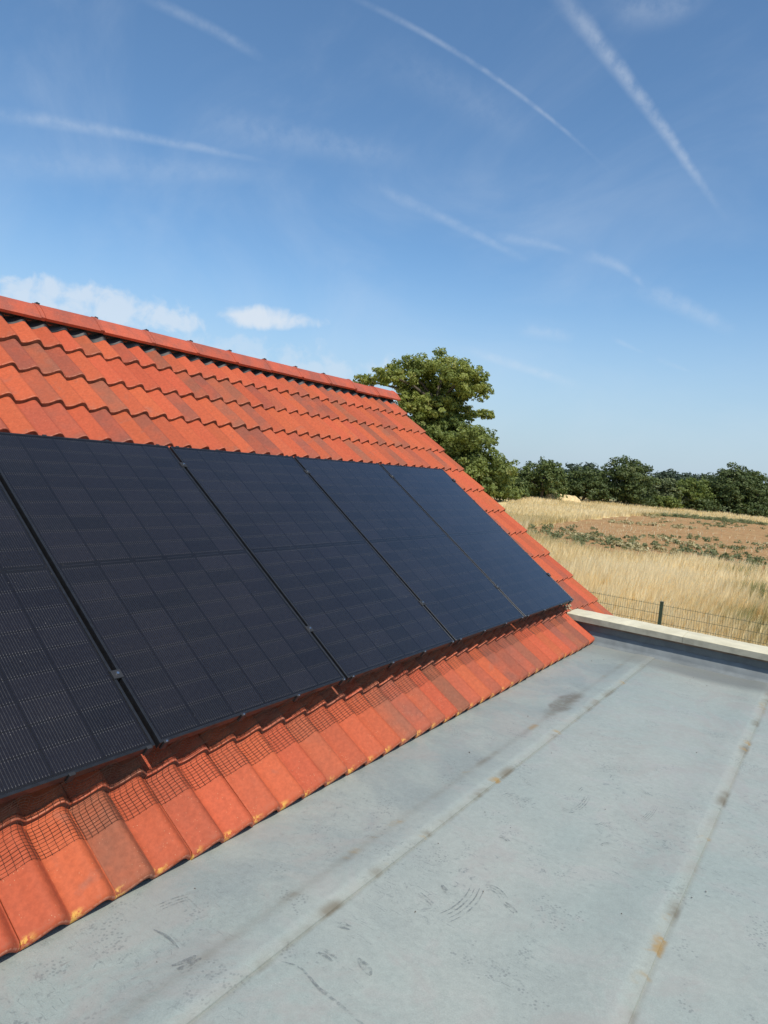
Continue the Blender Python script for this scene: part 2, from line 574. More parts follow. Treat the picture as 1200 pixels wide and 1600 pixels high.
def membrane_material():
    m, nb, bs = material('grey_roof_membrane')
    p = geo_pos(nb)
    x, y, z = nb.xyz(p)
    n1 = nb.noise(p, 0.9, 5.0, 0.55, 0.4)
    n2 = nb.noise(p, 4.5, 6.0, 0.62, 0.8)
    n3 = nb.noise(p, 38.0, 5.0, 0.65)
    n4 = nb.noise(p, 240.0, 3.0, 0.6)
    c = nb.mix(nb.ss(n1, 0.38, 0.64), (0.298, 0.335, 0.302), (0.336, 0.354, 0.314))
    c = nb.mix(nb.ss(n2, 0.42, 0.70, 0.0, 0.30), c, (0.235, 0.256, 0.242))
    c = nb.mix(nb.m('MULTIPLY', nb.ss(n2, 0.48, 0.34), 0.30), c, (0.355, 0.328, 0.298))
    # the strip beside the tiles is more scuffed and a little bluer
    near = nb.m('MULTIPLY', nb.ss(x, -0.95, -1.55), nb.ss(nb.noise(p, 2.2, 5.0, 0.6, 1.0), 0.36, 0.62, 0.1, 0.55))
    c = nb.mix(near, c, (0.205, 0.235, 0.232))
    sc = nb.m('MULTIPLY', nb.ss(nb.noise(p, 24.0, 7.0, 0.78, 1.2), 0.55, 0.65), nb.ss(nb.noise(p, 1.3, 4.0), 0.42, 0.62, 0.06, 0.80))
    c = nb.mix(sc, c, (0.165, 0.182, 0.176))
    # fine crescent scratches
    mp = nb.new('ShaderNodeMapping')
    nb.put(mp.inputs['Vector'], p)
    mp.inputs['Rotation'].default_value = (0, 0, 0.9)
    mp.inputs['Scale'].default_value = (1.0, 7.0, 1.0)
    st = nb.m('MULTIPLY', nb.ss(nb.noise(mp.outputs[0], 13.0, 5.0, 0.7, 2.0), 0.585, 0.66), nb.ss(nb.noise(p, 2.6, 3.0), 0.46, 0.62, 0.0, 0.6))
    c = nb.mix(st, c, (0.15, 0.165, 0.16))
    k = nb.m('MULTIPLY', nb.ss(n3, 0.2, 0.8, 0.93, 1.06), nb.ss(n4, 0.2, 0.8, 0.90, 1.10))
    c = nb.mix(1.0, c, nb.comb(k, k, k), 'MULTIPLY')
    n5 = nb.noise(p, 2.0, 7.0, 0.7, 0.9)
    c = nb.mix(nb.ss(n5, 0.50, 0.62, 0.0, 0.38), c, (0.318, 0.292, 0.264))
    tr_ = nb.new('ShaderNodeTexVoronoi', feature='F1')
    nb.put(tr_.inputs['Vector'], p)
    tr_.inputs['Scale'].default_value = 75.0
    tread = nb.m('MULTIPLY', nb.ss(tr_.outputs['Distance'], 0.42, 0.22), nb.ss(nb.noise(p, 5.0, 3.0, 0.6), 0.57, 0.64, 0.0, 0.6))
    c = nb.mix(tread, c, (0.170, 0.182, 0.176))
    # mud and algae caught along the laps
    seam = None
    for i, sx in enumerate(SEAMS[1:4]):
        d = nb.m('SUBTRACT', x, sx)
        d = nb.m('ADD', d, nb.m('MULTIPLY', nb.m('SUBTRACT', n2, 0.5), 0.02))
        line = nb.m('MULTIPLY', nb.ss(d, -0.055, -0.002), nb.ss(d, 0.022, 0.004))
        crisp = nb.m('MULTIPLY', nb.ss(nb.m('ABSOLUTE', nb.m('SUBTRACT', x, sx + 0.001)), 0.007, 0.002), 0.75)
        line = nb.m('MAXIMUM', line, crisp)
        seam = line if seam is None else nb.m('MAXIMUM', seam, line)
        if i == 0:
            l2 = nb.m('MULTIPLY', nb.ss(nb.m('ABSOLUTE', nb.m('ADD', d, 0.15)), 0.035, 0.0), 0.7)
            seam = nb.m('MAXIMUM', seam, l2)
    pat = nb.comb(nb.m('MULTIPLY', x, 0.6), y, 0.0)
    blot = nb.ss(nb.noise(pat, 3.6, 4.0, 0.55, 0.3), 0.50, 0.66)
    c = nb.mix(nb.m('MULTIPLY', seam, nb.m('MULTIPLY_ADD', blot, 0.66, 0.20)), c, (0.150, 0.128, 0.090))
    rust = nb.ss(nb.noise(pat, 2.9, 5.0, 0.6, 0.5), 0.57, 0.64)
    c = nb.mix(nb.m('MULTIPLY', nb.m('MULTIPLY', seam, rust), 0.8), c, (0.30, 0.185, 0.055))
    # damp dusty margin below the upstand
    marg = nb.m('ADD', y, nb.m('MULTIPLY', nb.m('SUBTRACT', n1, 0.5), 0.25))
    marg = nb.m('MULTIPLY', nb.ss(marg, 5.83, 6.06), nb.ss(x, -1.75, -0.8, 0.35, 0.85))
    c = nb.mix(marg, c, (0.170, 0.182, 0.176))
    # one drained puddle mark
    px = nb.m('DIVIDE', nb.m('ADD', x, 1.42), 0.075)
    py = nb.m('DIVIDE', nb.m('SUBTRACT', y, 4.45), 0.36)
    pr = nb.m('ADD', nb.m('MULTIPLY', px, px), nb.m('MULTIPLY', py, py))
    pud = nb.ss(nb.m('ADD', pr, nb.m('MULTIPLY', nb.m('SUBTRACT', n2, 0.5), 3.0)), 1.2, 0.2)
    c = nb.mix(nb.m('MULTIPLY', nb.m('MULTIPLY', pud, nb.ss(n3, 0.3, 0.6, 0.4, 1.0)), 0.85), c, (0.150, 0.138, 0.105))
    # white grit
    vo = nb.new('ShaderNodeTexVoronoi', feature='F1')
    nb.put(vo.inputs['Vector'], p)
    vo.inputs['Scale'].default_value = 55.0
    g = nb.m('MULTIPLY', nb.ss(vo.outputs['Distance'], 0.085, 0.05), nb.ss(nb.noise(p, 3.2, 4.0, 0.6), 0.55, 0.64))
    c = nb.mix(nb.m('MULTIPLY', g, 0.55), c, (0.62, 0.61, 0.58))
    nb.put(bs.inputs['Base Color'], c)
    nb.put(bs.inputs['Roughness'], nb.ss(n2, 0.3, 0.7, 0.42, 0.62))
    bs.inputs['Specular IOR Level'].default_value = 0.4
    hh = nb.m('ADD', nb.m('MULTIPLY', n2, 1.5), nb.m('ADD', nb.m('MULTIPLY', n3, 0.35), nb.m('MULTIPLY', n4, 0.12)))
    bump(nb, bs, hh, 0.38, 0.006)
    return m


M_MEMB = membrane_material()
M_UPST = simple('dark_slate_upstand', (0.105, 0.120, 0.122), 0.5, 0, 0.18, 9)  # upstand core, darker than the upturn below it
M_TURN = simple('grey_membrane_upturn', (0.16, 0.178, 0.182), 0.55, 0, 0.16, 7)
M_SCUFF = None


def coping_material():
    m, nb, bs = material('weathered_cream_coping')
    p = geo_pos(nb)
    n = nb.noise(p, 5.0, 6.0, 0.6)
    n2 = nb.noise(p, 45.0, 5.0, 0.65)
    c = nb.mix(nb.ss(n, 0.35, 0.7), (0.66, 0.60, 0.43), (0.55, 0.50, 0.35))
    c = nb.mix(nb.ss(n2, 0.58, 0.72, 0.0, 0.5), c, (0.42, 0.40, 0.30))
    nb.put(bs.inputs['Base Color'], c)
    bs.inputs['Roughness'].default_value = 0.75
    bump(nb, bs, n2, 0.25, 0.003)
    return m


M_COPE = coping_material()
M_FASCIA_SHADE = simple('shaded_fascia', (0.30, 0.285, 0.225), 0.8, 0, 0.16, 14)  # front of the coping, its shade put into a darker colour
M_STRIP = simple('brown_strip', (0.16, 0.115, 0.085), 0.85, 0, 0.3, 12)  # thin brown strip where the coping meets the upstand

# ------------------------------------------------------------------ the setting: field
def field_material():
    m, nb, bs = material('dry_field')
    p = geo_pos(nb)
    n = nb.noise(p, 0.09, 5.0, 0.6)
    n2 = nb.noise(p, 1.3, 6.0, 0.65)
    c = nb.mix(nb.ss(n, 0.35, 0.65), (0.72, 0.56, 0.285), (0.60, 0.475, 0.235))
    c = nb.mix(nb.ss(n2, 0.48, 0.74, 0.0, 0.5), c, (0.36, 0.30, 0.14))
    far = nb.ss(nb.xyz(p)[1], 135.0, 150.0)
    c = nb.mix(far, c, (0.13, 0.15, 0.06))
    nb.put(bs.inputs['Base Color'], c)
    bs.inputs['Roughness'].default_value = 1.0
    bs.inputs['Specular IOR Level'].default_value = 0.1
    bump(nb, bs, n2, 0.8, 0.15)
    return m


def soil_material():
    m, nb, bs = material('bare_red_soil')
    p = geo_pos(nb)
    n = nb.noise(p, 0.35, 5.0, 0.6)
    n2 = nb.noise(p, 1.6, 7.0, 0.75)
    c = nb.mix(nb.ss(n, 0.35, 0.65), (0.375, 0.205, 0.092), (0.315, 0.180, 0.080))
    c = nb.mix(nb.ss(n2, 0.48, 0.62, 0.0, 0.62), c, (0.52, 0.39, 0.205))
    c = nb.mix(nb.ss(nb.noise(p, 0.8, 6.0, 0.7), 0.56, 0.68, 0.0, 0.6), c, (0.20, 0.17, 0.075))
    nb.put(bs.inputs['Base Color'], c)
    bs.inputs['Roughness'].default_value = 1.0
    bs.inputs['Specular IOR Level'].default_value = 0.1
    bump(nb, bs, n2, 0.9, 0.10)
    return m


M_FIELD = field_material()
M_SOIL = soil_material()
g = 3000.0
ground = mobj('ground', mesh_of('ground', [(-g, -g, 0), (g, -g, 0), (g, g, 0), (-g, g, 0)], [(0, 1, 2, 3)]), M_FIELD)
tag(ground, 'dry straw-coloured rough field stretching to the tree line', kind='structure')

SOIL = np.array([[-18.6, 44.0], [-21.3, 53.4], [-22.2, 64.5], [-23.4, 82.7], [-23.0, 100.0], [-19.0, 112.0], [-9.0, 118.0],
                 [4.0, 112.0], [10.0, 88.0], [8.0, 60.0], [3.0, 43.5], [-3.7, 42.0], [-5.5, 42.6], [-7.7, 43.4], [-9.3, 41.0], [-10.9, 39.6], [-13.2, 40.5], [-15.2, 41.9]])


def poly_resample(P, step, jit, seed):
    rs = np.random.RandomState(seed)
    out = []
    for i in range(len(P)):
        a, b = P[i], P[(i + 1) % len(P)]
        n = max(1, int(np.linalg.norm(b - a) / step))
        for k in range(n):
            out.append(a + (b - a) * k / n + rs.normal(0, jit, 2))
    return np.array(out)


sp = poly_resample(SOIL, 1.2, 0.35, 3)
sc_ = sp.mean(0)
vs_ = [(sc_[0], sc_[1], 0.02)] + [(a, b, 0.02) for a, b in sp]
soil = mobj('soil_patch', mesh_of('soil_patch', vs_, [(0, (i + 1) % len(sp) + 1, i + 1) if False else (0, i + 1, (i + 1) % len(sp) + 1) for i in range(len(sp))]), M_SOIL)
tag(soil, 'bare reddish brown soil patch in the middle of the field', kind='structure')


def inside(P, pts):
    x, y = pts[:, 0], pts[:, 1]
    r = np.zeros(len(pts), bool)
    j = len(P) - 1
    for i in range(len(P)):
        xi, yi = P[i]
        xj, yj = P[j]
        c = ((yi > y) != (yj > y)) & (x < (xj - xi) * (y - yi) / (yj - yi + 1e-12) + xi)
        r ^= c
        j = i
    return r


def vnoise(x, y, seed=0):
    """cheap smooth 2D value noise in 0..1"""
    rs = np.random.RandomState(seed)
    T = rs.rand(64, 64)
    xi, yi = np.floor(x).astype(int), np.floor(y).astype(int)
    fx, fy = x - xi, y - yi
    fx, fy = fx * fx * (3 - 2 * fx), fy * fy * (3 - 2 * fy)
    g00, g10 = T[xi % 64, yi % 64], T[(xi + 1) % 64, yi % 64]
    g01, g11 = T[xi % 64, (yi + 1) % 64], T[(xi + 1) % 64, (yi + 1) % 64]
    return (g00 * (1 - fx) + g10 * fx) * (1 - fy) + (g01 * (1 - fx) + g11 * fx) * fy


# ------------------------------------------------------------------ the house
house = empty('house', Matrix.Translation((-3.0, 3.5, 0)))
tag(house, 'house with orange-red pantile pitched roof above a grey flat roof', 'house')

# walls under the two roofs
def zroof(x, n):
    """height of the plane n out of the slope at x (near slope)"""
    v = (O.x + NV.x * n - x) / math.cos(TH)
    return (O + SV * v + NV * n).z


XAP = rp(0, 3.563, TN).x
ZAP = rp(0, 3.563, TN).z
prof = [(XAP - 4.1, 0), (XAP + 4.1, 0), (XAP + 4.1, zroof(XAP + 4.1, -0.30)), (XAP, zroof(XAP, -0.30)), (XAP - 4.1, zroof(XAP + 4.1, -0.30))]
mobj('gable_wall', MB().prism(prof, -0.75, YVERGE - 0.10).mesh('gable_wall'), M_WALL, None, house)
mobj('extension_wall', MB().box((-2.05, -3.0, 0), (3.3, 6.47, FLOOR - 0.06)).mesh('extension_wall'), M_WALL, None, house)

# pitched roof: underlay deck, then every tile
def slope_slab(name, y0, y1, v0, v1, n0, n1, mat, parent):
    mb = MB()
    mb.box((0, v0, n0), (y1 - y0, v1, n1))
    return mobj(name, mb.mesh(name), mat, roof_m(y0, 0, 0), parent)


pitched = slope_slab('pitched_roof', -0.80, YVERGE - 0.03, -0.345, 3.52, -0.245, -0.215, M_FELT, house)
tag(pitched, 'pitched roof of orange-red pantiles')
slope_slab('roof_underlay', 6.60, YVERGE - 0.03, -1.75, -0.348, -0.245, -0.215, M_FELT, pitched)
slope_slab('eave_filler', -0.80, 6.24, -0.335, -0.310, -0.34, -0.190, M_FELT, pitched)


def wave_h(t):
    """one pantile wave, left to right: long gentle rise, rounded crest, short steep fall"""
    pts = [(0.0, 0.0), (0.07, 0.01), (0.16, 0.07), (0.26, 0.21), (0.36, 0.42), (0.45, 0.65), (0.53, 0.85), (0.60, 0.97), (0.66, 1.0), (0.72, 0.94), (0.79, 0.75), (0.86, 0.47), (0.92, 0.21), (0.97, 0.05), (1.0, 0.0)]
    t = t % 1.0
    for (a, ha), (b, hb) in zip(pts, pts[1:]):
        if t <= b:
            k = (t - a) / (b - a)
            return ha + (hb - ha) * k
    return 0.0


TS = [0.0, 0.07, 0.16, 0.26, 0.36, 0.45, 0.53, 0.60, 0.66, 0.72, 0.79, 0.86, 0.92, 0.97]


def tile_mesh(name, seed, gap=0.003, bull=False):
    rs = random.Random(seed)
    xs = [(w + t) * WAVE for w in (0, 1) for t in TS] + [2 * WAVE - gap]
    hs = [wave_h(x / WAVE) * AMP for x in xs]
    hs[-1] = 0.003
    xs[0] += 0.0005
    # rows up the slope; the tail nose is rounded
    rows = [(0.0, -0.0070), (0.0018, -0.0028), (0.0050, -0.0006), (0.010, 0.0), (0.20, 0.0), (0.42, 0.0)]
    if bull:
        rows = [(0.0, -0.0250), (0.0035, -0.0130), (0.0095, -0.0046), (0.0190, 0.0), (0.20, 0.0), (0.42, 0.0)]
    V, F = [], []
    n = len(xs)
    jl = [rs.uniform(-0.0012, 0.0012) for _ in rows]
    for (yy, dz), j in zip(rows, jl):
        for x, h in zip(xs, hs):
            V.append((x, yy, -AMP + h + dz - TILT * yy + (j if yy > 0.1 else 0)))
    for r in range(len(rows) - 1):
        for i in range(n - 1):
            a = r * n + i
            F.append((a, a + 1, a + n + 1, a + n))
    b = len(V)                                # underside of the tail
    for yy in (0.0015, 0.42):
        for x, h in zip(xs, hs):
            V.append((x, yy, -AMP + h - TTH - TILT * yy))
    for i in range(n - 1):
        F.append((i + 1, i, b + i, b + i + 1))
        F.append((b + i + 1, b + i, b + n + i, b + n + i + 1))
    for c in (0, n - 1):                      # side edges
        ring = [r * n + c for r in range(len(rows))] + [b + n + c, b + c]
        F.append(tuple(ring if c == 0 else ring[::-1]))
    me = mesh_of(name, V, F, True)
    sh = [True] * len(me.polygons)
    k = (len(rows) - 1) * (n - 1)
    for i in range(k, len(sh)):
        sh[i] = False
    for i in range(n - 1):                    # the blunt tail faces
        me.polygons[k + 2 * i].material_index = 1
    me.polygons.foreach_set('use_smooth', sh)
    return me


rnd = random.Random(11)
tile_src = []
for i in range(3):
    me = tile_mesh('tile', i)
    me.materials.append(M_TILE)
    me.materials.append(M_BUTT)
    tile_src.append(me)
eave_src = []
for i in range(3):
    me = tile_mesh('eave_tile', 10 + i, 0.003, True)
    me.materials.append(M_EAVE)
    me.materials.append(M_EAVE)
    eave_src.append(me)
NCOL = 26
for col in range(NCOL):
    y = YVERGE - TW * (col + 1)
    last = 10 if col > 2 else (9 if col == 2 else 13)
    for row in range(last + 1):
        v = V0 - row * GAUGE
        src = eave_src if row == 10 and col > 2 else tile_src
        m = roof_m(y + rnd.gauss(0, 0.0012), v + rnd.gauss(0, 0.0022), TN + rnd.gauss(0, 0.0010))
        m = m @ Matrix.Rotation(rnd.gauss(0, 0.003), 4, 'Z') @ Matrix.Rotation(rnd.gauss(0, 0.002), 4, 'X')
        mobj('tile', src[rnd.randrange(3)], None, m, pitched)

# the far slope, tiled the same, joined
bv, bf = [], []
src = tile_src[0]
sv_ = [v.co.copy() for v in src.vertices]
sf_ = [tuple(p.vertices) for p in src.polygons]
for col in range(NCOL):
    for row in range(11):
        b = len(bv)
        m = roof_m(YVERGE - TW * (col + 1), V0 - row * GAUGE, TN)
        for c in sv_:
            w = m @ c
            bv.append((2 * XAP - w.x, w.y, w.z))
        bf += [tuple(b + i for i in f[::-1]) for f in sf_]
bo = mobj('far_slope_tiles', mesh_of('far_slope_tiles', bv, bf, True), M_TILE, None, pitched)
tag(bo, kind='stuff')

# ridge: vent filler, ridge tiles, clips, end
mb = MB()
nseg = NCOL * 2
yy0 = YVERGE - NCOL * TW
vv, ff = [], []
k = 0
prof_n = []
for w in range(nseg):
    for t in TS:
        y = yy0 + (w + t) * WAVE
        h = wave_h(t) * AMP
        n = TN - AMP + h - TILT * 0.30
        for (v, dn) in ((3.40 + 0.012 * math.sin(w * 1.7), 0.003), (3.415, 0.014), (3.53, 0.03)):
            vv.append(tuple(rp(y, v, n + dn)))
        k += 1
for i in range(k - 1):
    for j in range(2):
        a = i * 3 + j
        ff.append((a, a + 3, a + 4, a + 1))
mobj('ridge_filler', mesh_of('ridge_filler', vv, ff, True), M_BLACK, None, pitched)
slope_slab('ridge_batten', -0.80, YVERGE - 0.02, 3.46, 3.54, -0.175, -0.125, M_BLACK, pitched)

RZ = H + 0.888                                 # crown of the ridge
rprof = []
for a in range(-6, 7):
    t = a / 6.0
    ang = abs(t)
    x = 0.135 * t
    z = -0.108 * (ang ** 1.55)
    rprof.append((x, z))
outer = rprof
inner = [(x * 0.86, z - 0.016) for x, z in rprof]
ring = [(x, z) for x, z in outer] + [(x, z) for x, z in inner[::-1]]


def ridge_mesh(length, name):
    V, F = [], []
    secs = [(0, 0.004), (0.004, 0.0), (length - 0.03, 0.0), (length - 0.028, 0.006), (length, 0.006), (length + 0.004, 0.001)]
    n = len(ring)
    for y, d in secs:
        for i, (x, z) in enumerate(ring):
            s = 1.0 if i < len(outer) else 1.0
            V.append((x * (1 + d * 4) * s, y, z + (d if i < len(outer) else 0)))
    for r in range(len(secs) - 1):
        for i in range(n):
            j = (i + 1) % n
            F.append((r * n + i, r * n + j, (r + 1) * n + j, (r + 1) * n + i))
    F.append(tuple(range(n))[::-1] if False else tuple(range(n)))
    F.append(tuple((len(secs) - 1) * n + i for i in range(n))[::-1])
    return mesh_of(name, V, F, False)


RL = 0.4625
rme = ridge_mesh(RL - 0.004, 'ridge_tile')
rme.materials.append(M_RIDGE)
clip = MB().box((-0.016, -0.013, -0.004), (0.016, 0.013, 0.007), 0.004).tube([(0, 0, 0.006), (0, 0, 0.011)], [0.006, 0.006]).mesh('ridge_clip')
clip.materials.append(M_BLACK)
y = YVERGE + 0.065 - RL
i = 0
while y > -1.0:
    m = Matrix.Translation((XAP + rnd.gauss(0, 0.0025), y, RZ + rnd.gauss(0, 0.002))) @ Matrix.Rotation(rnd.gauss(0, 0.004), 4, 'X')
    t = mobj('ridge_tile', rme, None, m, pitched)
    mobj('ridge_clip', clip, None, Matrix.Translation((XAP, y + 0.002, RZ + 0.006)), pitched)
    y -= RL
    i += 1
# moulded cap closing the ridge at the gable
capv = [(x * 0.97, 0, z - 0.003) for x, z in outer] + [(x * 0.97, 0.012, z - 0.003) for x, z in outer]
nc = len(outer)
cf_ = [tuple(range(nc)), tuple(range(nc, 2 * nc))[::-1]] + [(a, a + 1, nc + a + 1, nc + a) for a in range(nc - 1)]
mobj('ridge_end_cap', mesh_of('ridge_end_cap', capv, cf_), M_RIDGE, Matrix.Translation((XAP, YVERGE + 0.071, RZ + 0.004)), pitched)
mb = MB()
vg = MB().box((0, 0, -0.10), (0.018, 1, -0.02)).mesh('verge_trim')
m = roof_m(YVERGE - 0.028, -1.70, TN - 0.03) @ Matrix.Diagonal((1, 5.2, 1, 1))
mobj('verge_trim', vg, M_BLACK, m, pitched)

# flat roof: lapped membrane strips
flat = empty('flat_roof', Matrix.Translation((0.5, 2.0, FLOOR)), house)
tag(flat, 'flat grey membrane roof with lapped seams and scuff marks')


def und(x, y):
    return 0.0028 * (vnoise(np.array([x * 1.1 + 20.3]), np.array([y * 1.1 + 9.1]), 5)[0] - 0.5) + 0.0016 * (vnoise(np.array([x * 3.7 + 31]), np.array([y * 3.7 + 11]), 6)[0] - 0.5)


Y0F, Y1F = -3.0, 6.306
for i in range(len(SEAMS) - 1):
    xa, xb = SEAMS[i], SEAMS[i + 1]
    wob = random.Random(i)
    px = [xa - 0.10, xa - 0.01, xa + 0.12, xa + 0.3, xa + 0.5, xb - 0.30, xb - 0.165, xb - 0.135, xb - 0.06, xb]
    pz = [0.0, 0.0, 0.0, 0.0, 0.0, 0.0, 0.0005, 0.0058, 0.0062, 0.0062]
    V, F = [], []
    ny = 96
    n = len(px)
    for r in range(ny + 1):
        yy = Y0F + (Y1F - Y0F) * r / ny
        e = 0.006 * (vnoise(np.array([yy * 2.1 + i * 7.0]), np.array([0.3]), 8)[0] - 0.5)
        for j, (x, z) in enumerate(zip(px, pz)):
            xx = x + (e if j >= n - 4 else 0)
            V.append((xx, yy, FLOOR + z + und(xx, yy)))
        xx = px[-1] + e
        V.append((xx + 0.001, yy, FLOOR - 0.002 + und(xx, yy)))
    n += 1
    for r in range(ny):
        for j in range(n - 1):
            a = r * n + j
            F.append((a, a + 1, a + n + 1, a + n))
    me = mesh_of('membrane_strip', V, F, True)
    me.polygons.foreach_set('use_smooth', [(q % (n - 1)) != n - 2 for q in range(len(F))])
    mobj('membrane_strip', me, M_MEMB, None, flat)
# deck below, and the free edges outside the picture
mobj('roof_deck', MB().box((-2.2, -3.0, FLOOR - 0.058), (3.32, 6.46, FLOOR - 0.012)).mesh('roof_deck'), M_FELT, None, flat)
mobj('edge_trim', MB().box((2.36, -3.02, FLOOR - 0.15), (2.44, 6.25, FLOOR + 0.06), 0.01).mesh('edge_trim'), M_COPE, None, flat)

# boot scuffs: thin rubbed marks lying on the membrane
def scuff_material():
    m, nb, bs = material('rubber_scuff')
    p = geo_pos(nb)
    out = m.node_tree.nodes['Material Output']
    bs.inputs['Base Color'].default_value = (0.14, 0.15, 0.15, 1)
    bs.inputs['Roughness'].default_value = 0.7
    tr = nb.new('ShaderNodeBsdfTransparent')
    mx = nb.new('ShaderNodeMixShader')
    nb.put(mx.inputs[0], nb.ss(nb.noise(p, 46.0, 4.0, 0.7), 0.36, 0.70, 0.0, 0.52))
    nb.l.new(tr.outputs[0], mx.inputs[1])
    nb.l.new(bs.outputs[0], mx.inputs[2])
    nb.l.new(mx.outputs[0], out.inputs['Surface'])
    return m


M_SCUFF = scuff_material()


def scuff_arc(pts, lines, width, gapw):
    """pts polyline on the floor (x, y); several parallel rubbed lines"""
    mbv, mbf = [], []
    P = [Vector((a, b, 0)) for a, b in pts]
    fine = []
    for i in range(len(P) - 1):                       # Catmull-Rom
        p0, p1, p2, p3 = P[max(i - 1, 0)], P[i], P[i + 1], P[min(i + 2, len(P) - 1)]
        for k in range(8):
            t = k / 8
            fine.append(0.5 * ((2 * p1) + (p2 - p0) * t + (2 * p0 - 5 * p1 + 4 * p2 - p3) * t * t + (3 * p1 - p0 - 3 * p2 + p3) * t ** 3))
    fine.append(P[-1])
    for L in range(lines):
        off = (L - (lines - 1) / 2) * gapw
        b = len(mbv)
        for i, p in enumerate(fine):
            d = (fine[min(i + 1, len(fine) - 1)] - fine[max(i - 1, 0)]).normalized()
            q = Vector((-d.y, d.x, 0))
            w = width * (0.25 + 0.75 * math.sin(math.pi * min(1, max(0.03, i / (len(fine) - 1)))))
            for s in (-1, 1):
                c = p + q * (off + s * w / 2)
                mbv.append((c.x, c.y, FLOOR + und(c.x, c.y) + 0.0032))
        for i in range(len(fine) - 1):
            a = b + 2 * i
            mbf.append((a, a + 1, a + 3, a + 2))
    mobj('scuff_mark', mesh_of('scuff_mark', mbv, mbf), M_SCUFF, None, flat)
SCUFFS = [
 ([(-0.96, 1.987), (-0.943, 2.041), (-0.936, 2.098), (-0.937, 2.157), (-0.95, 2.224)], 4, 0.006, 0.016),
 ([(-0.937, 2.225), (-0.911, 2.254), (-0.878, 2.25), (-0.848, 2.228)], 3, 0.006, 0.014),
 ([(-0.839, 2.208), (-0.813, 2.199), (-0.785, 2.184)], 2, 0.012, 0.014),
 ([(-0.922, 3.014), (-0.893, 3.018), (-0.872, 3.062), (-0.864, 3.135), (-0.87, 3.23)], 3, 0.005, 0.011),
 ([(-1.17, 2.925), (-1.16, 2.968), (-1.135, 2.985)], 3, 0.005, 0.012),
 ([(-1.137, 2.966), (-1.102, 2.975), (-1.056, 2.979)], 4, 0.005, 0.012),
 ([(-1.217, 1.722), (-1.191, 1.733), (-1.164, 1.742)], 2, 0.012, 0.016),
 ([(-1.093, 2.048), (-1.051, 2.035), (-1.001, 2.016)], 2, 0.006, 0.012),
 ([(-1.174, 1.599), (-1.15, 1.602), (-1.113, 1.599)], 2, 0.014, 0.018),
 ([(-1.23, 1.489), (-1.17, 1.507), (-1.076, 1.483), (-1.002, 1.477), (-0.928, 1.467), (-0.89, 1.464)], 1, 0.01, 0.01),
 ([(-0.459, 1.967), (-0.428, 1.951), (-0.391, 1.932)], 1, 0.01, 0.01),
 ([(-0.692, 2.834), (-0.676, 2.869), (-0.655, 2.889)], 2, 0.005, 0.008),
 ([(-0.606, 3.189), (-0.596, 3.276), (-0.596, 3.374)], 4, 0.003, 0.008),
 ([(-1.209, 3.194), (-1.165, 3.162), (-1.124, 3.128)], 2, 0.005, 0.01),
 ([(-0.745, 2.981), (-0.723, 3.031), (-0.677, 3.004)], 4, 0.004, 0.01),
 ([(-0.697, 3.5), (-0.662, 3.481), (-0.639, 3.459)], 3, 0.005, 0.01),
 ([(-1.066, 1.651), (-1.025, 1.635), (-0.996, 1.62)], 1, 0.03, 0.02),
 ([(-0.921, 3.25), (-0.918, 3.307), (-0.893, 3.36)], 2, 0.004, 0.01),
 ([(-1.039, 2.596), (-1.015, 2.599), (-0.989, 2.585)], 2, 0.01, 0.012),
 ([(-1.057, 2.145), (-1.027, 2.124), (-1.014, 2.115)], 1, 0.02, 0.02),
 ([(-1.617, 1.329), (-1.558, 1.336), (-1.494, 1.327)], 1, 0.01, 0.01),
 ([(-1.688, 1.407), (-1.677, 1.461), (-1.657, 1.511)], 3, 0.006, 0.014),
 ([(-1.446, 1.266), (-1.425, 1.318), (-1.427, 1.343)], 2, 0.02, 0.02),
 ([(-1.354, 2.396), (-1.309, 2.398), (-1.265, 2.393)], 2, 0.005, 0.01),
 ([(-1.42, 2.841), (-1.383, 2.85), (-1.343, 2.838)], 2, 0.005, 0.01),
]
for pts, lines, w, gp in SCUFFS:
    scuff_arc(pts, lines, w, gp)

# parapet at the far end of the flat roof
parapet = mobj('parapet', MB().box((-2.02, 6.302, FLOOR - 0.05), (3.3, 6.50, H - 1.318)).mesh('parapet'), M_UPST, None, house)
tag(parapet, 'low parapet with cream coping at the end of the flat roof')
# coping in two lengths with a butt joint, roughly sawn
def coping(x0, x1, seed):
    rs = random.Random(seed)
    V, F = [], []
    prof = [(6.262, H - 1.316), (6.258, H - 1.268), (6.264, H - 1.262), (6.41, H - 1.256), (6.553, H - 1.263), (6.558, H - 1.27), (6.556, H - 1.316)]
    n = len(prof)
    xs = [x0 + (x1 - x0) * i / 24 for i in range(25)]
    for x in xs:
        for (y, z) in prof:
            V.append((x, y + rs.gauss(0, 0.0012), z + rs.gauss(0, 0.0010)))
    for i in range(24):
        for j in range(n):
            k = (j + 1) % n
            F.append((i * n + j, i * n + k, (i + 1) * n + k, (i + 1) * n + j))
    F.append(tuple(range(n))[::-1])
    F.append(tuple(24 * n + j for j in range(n)))
    return mesh_of('coping', V, F)


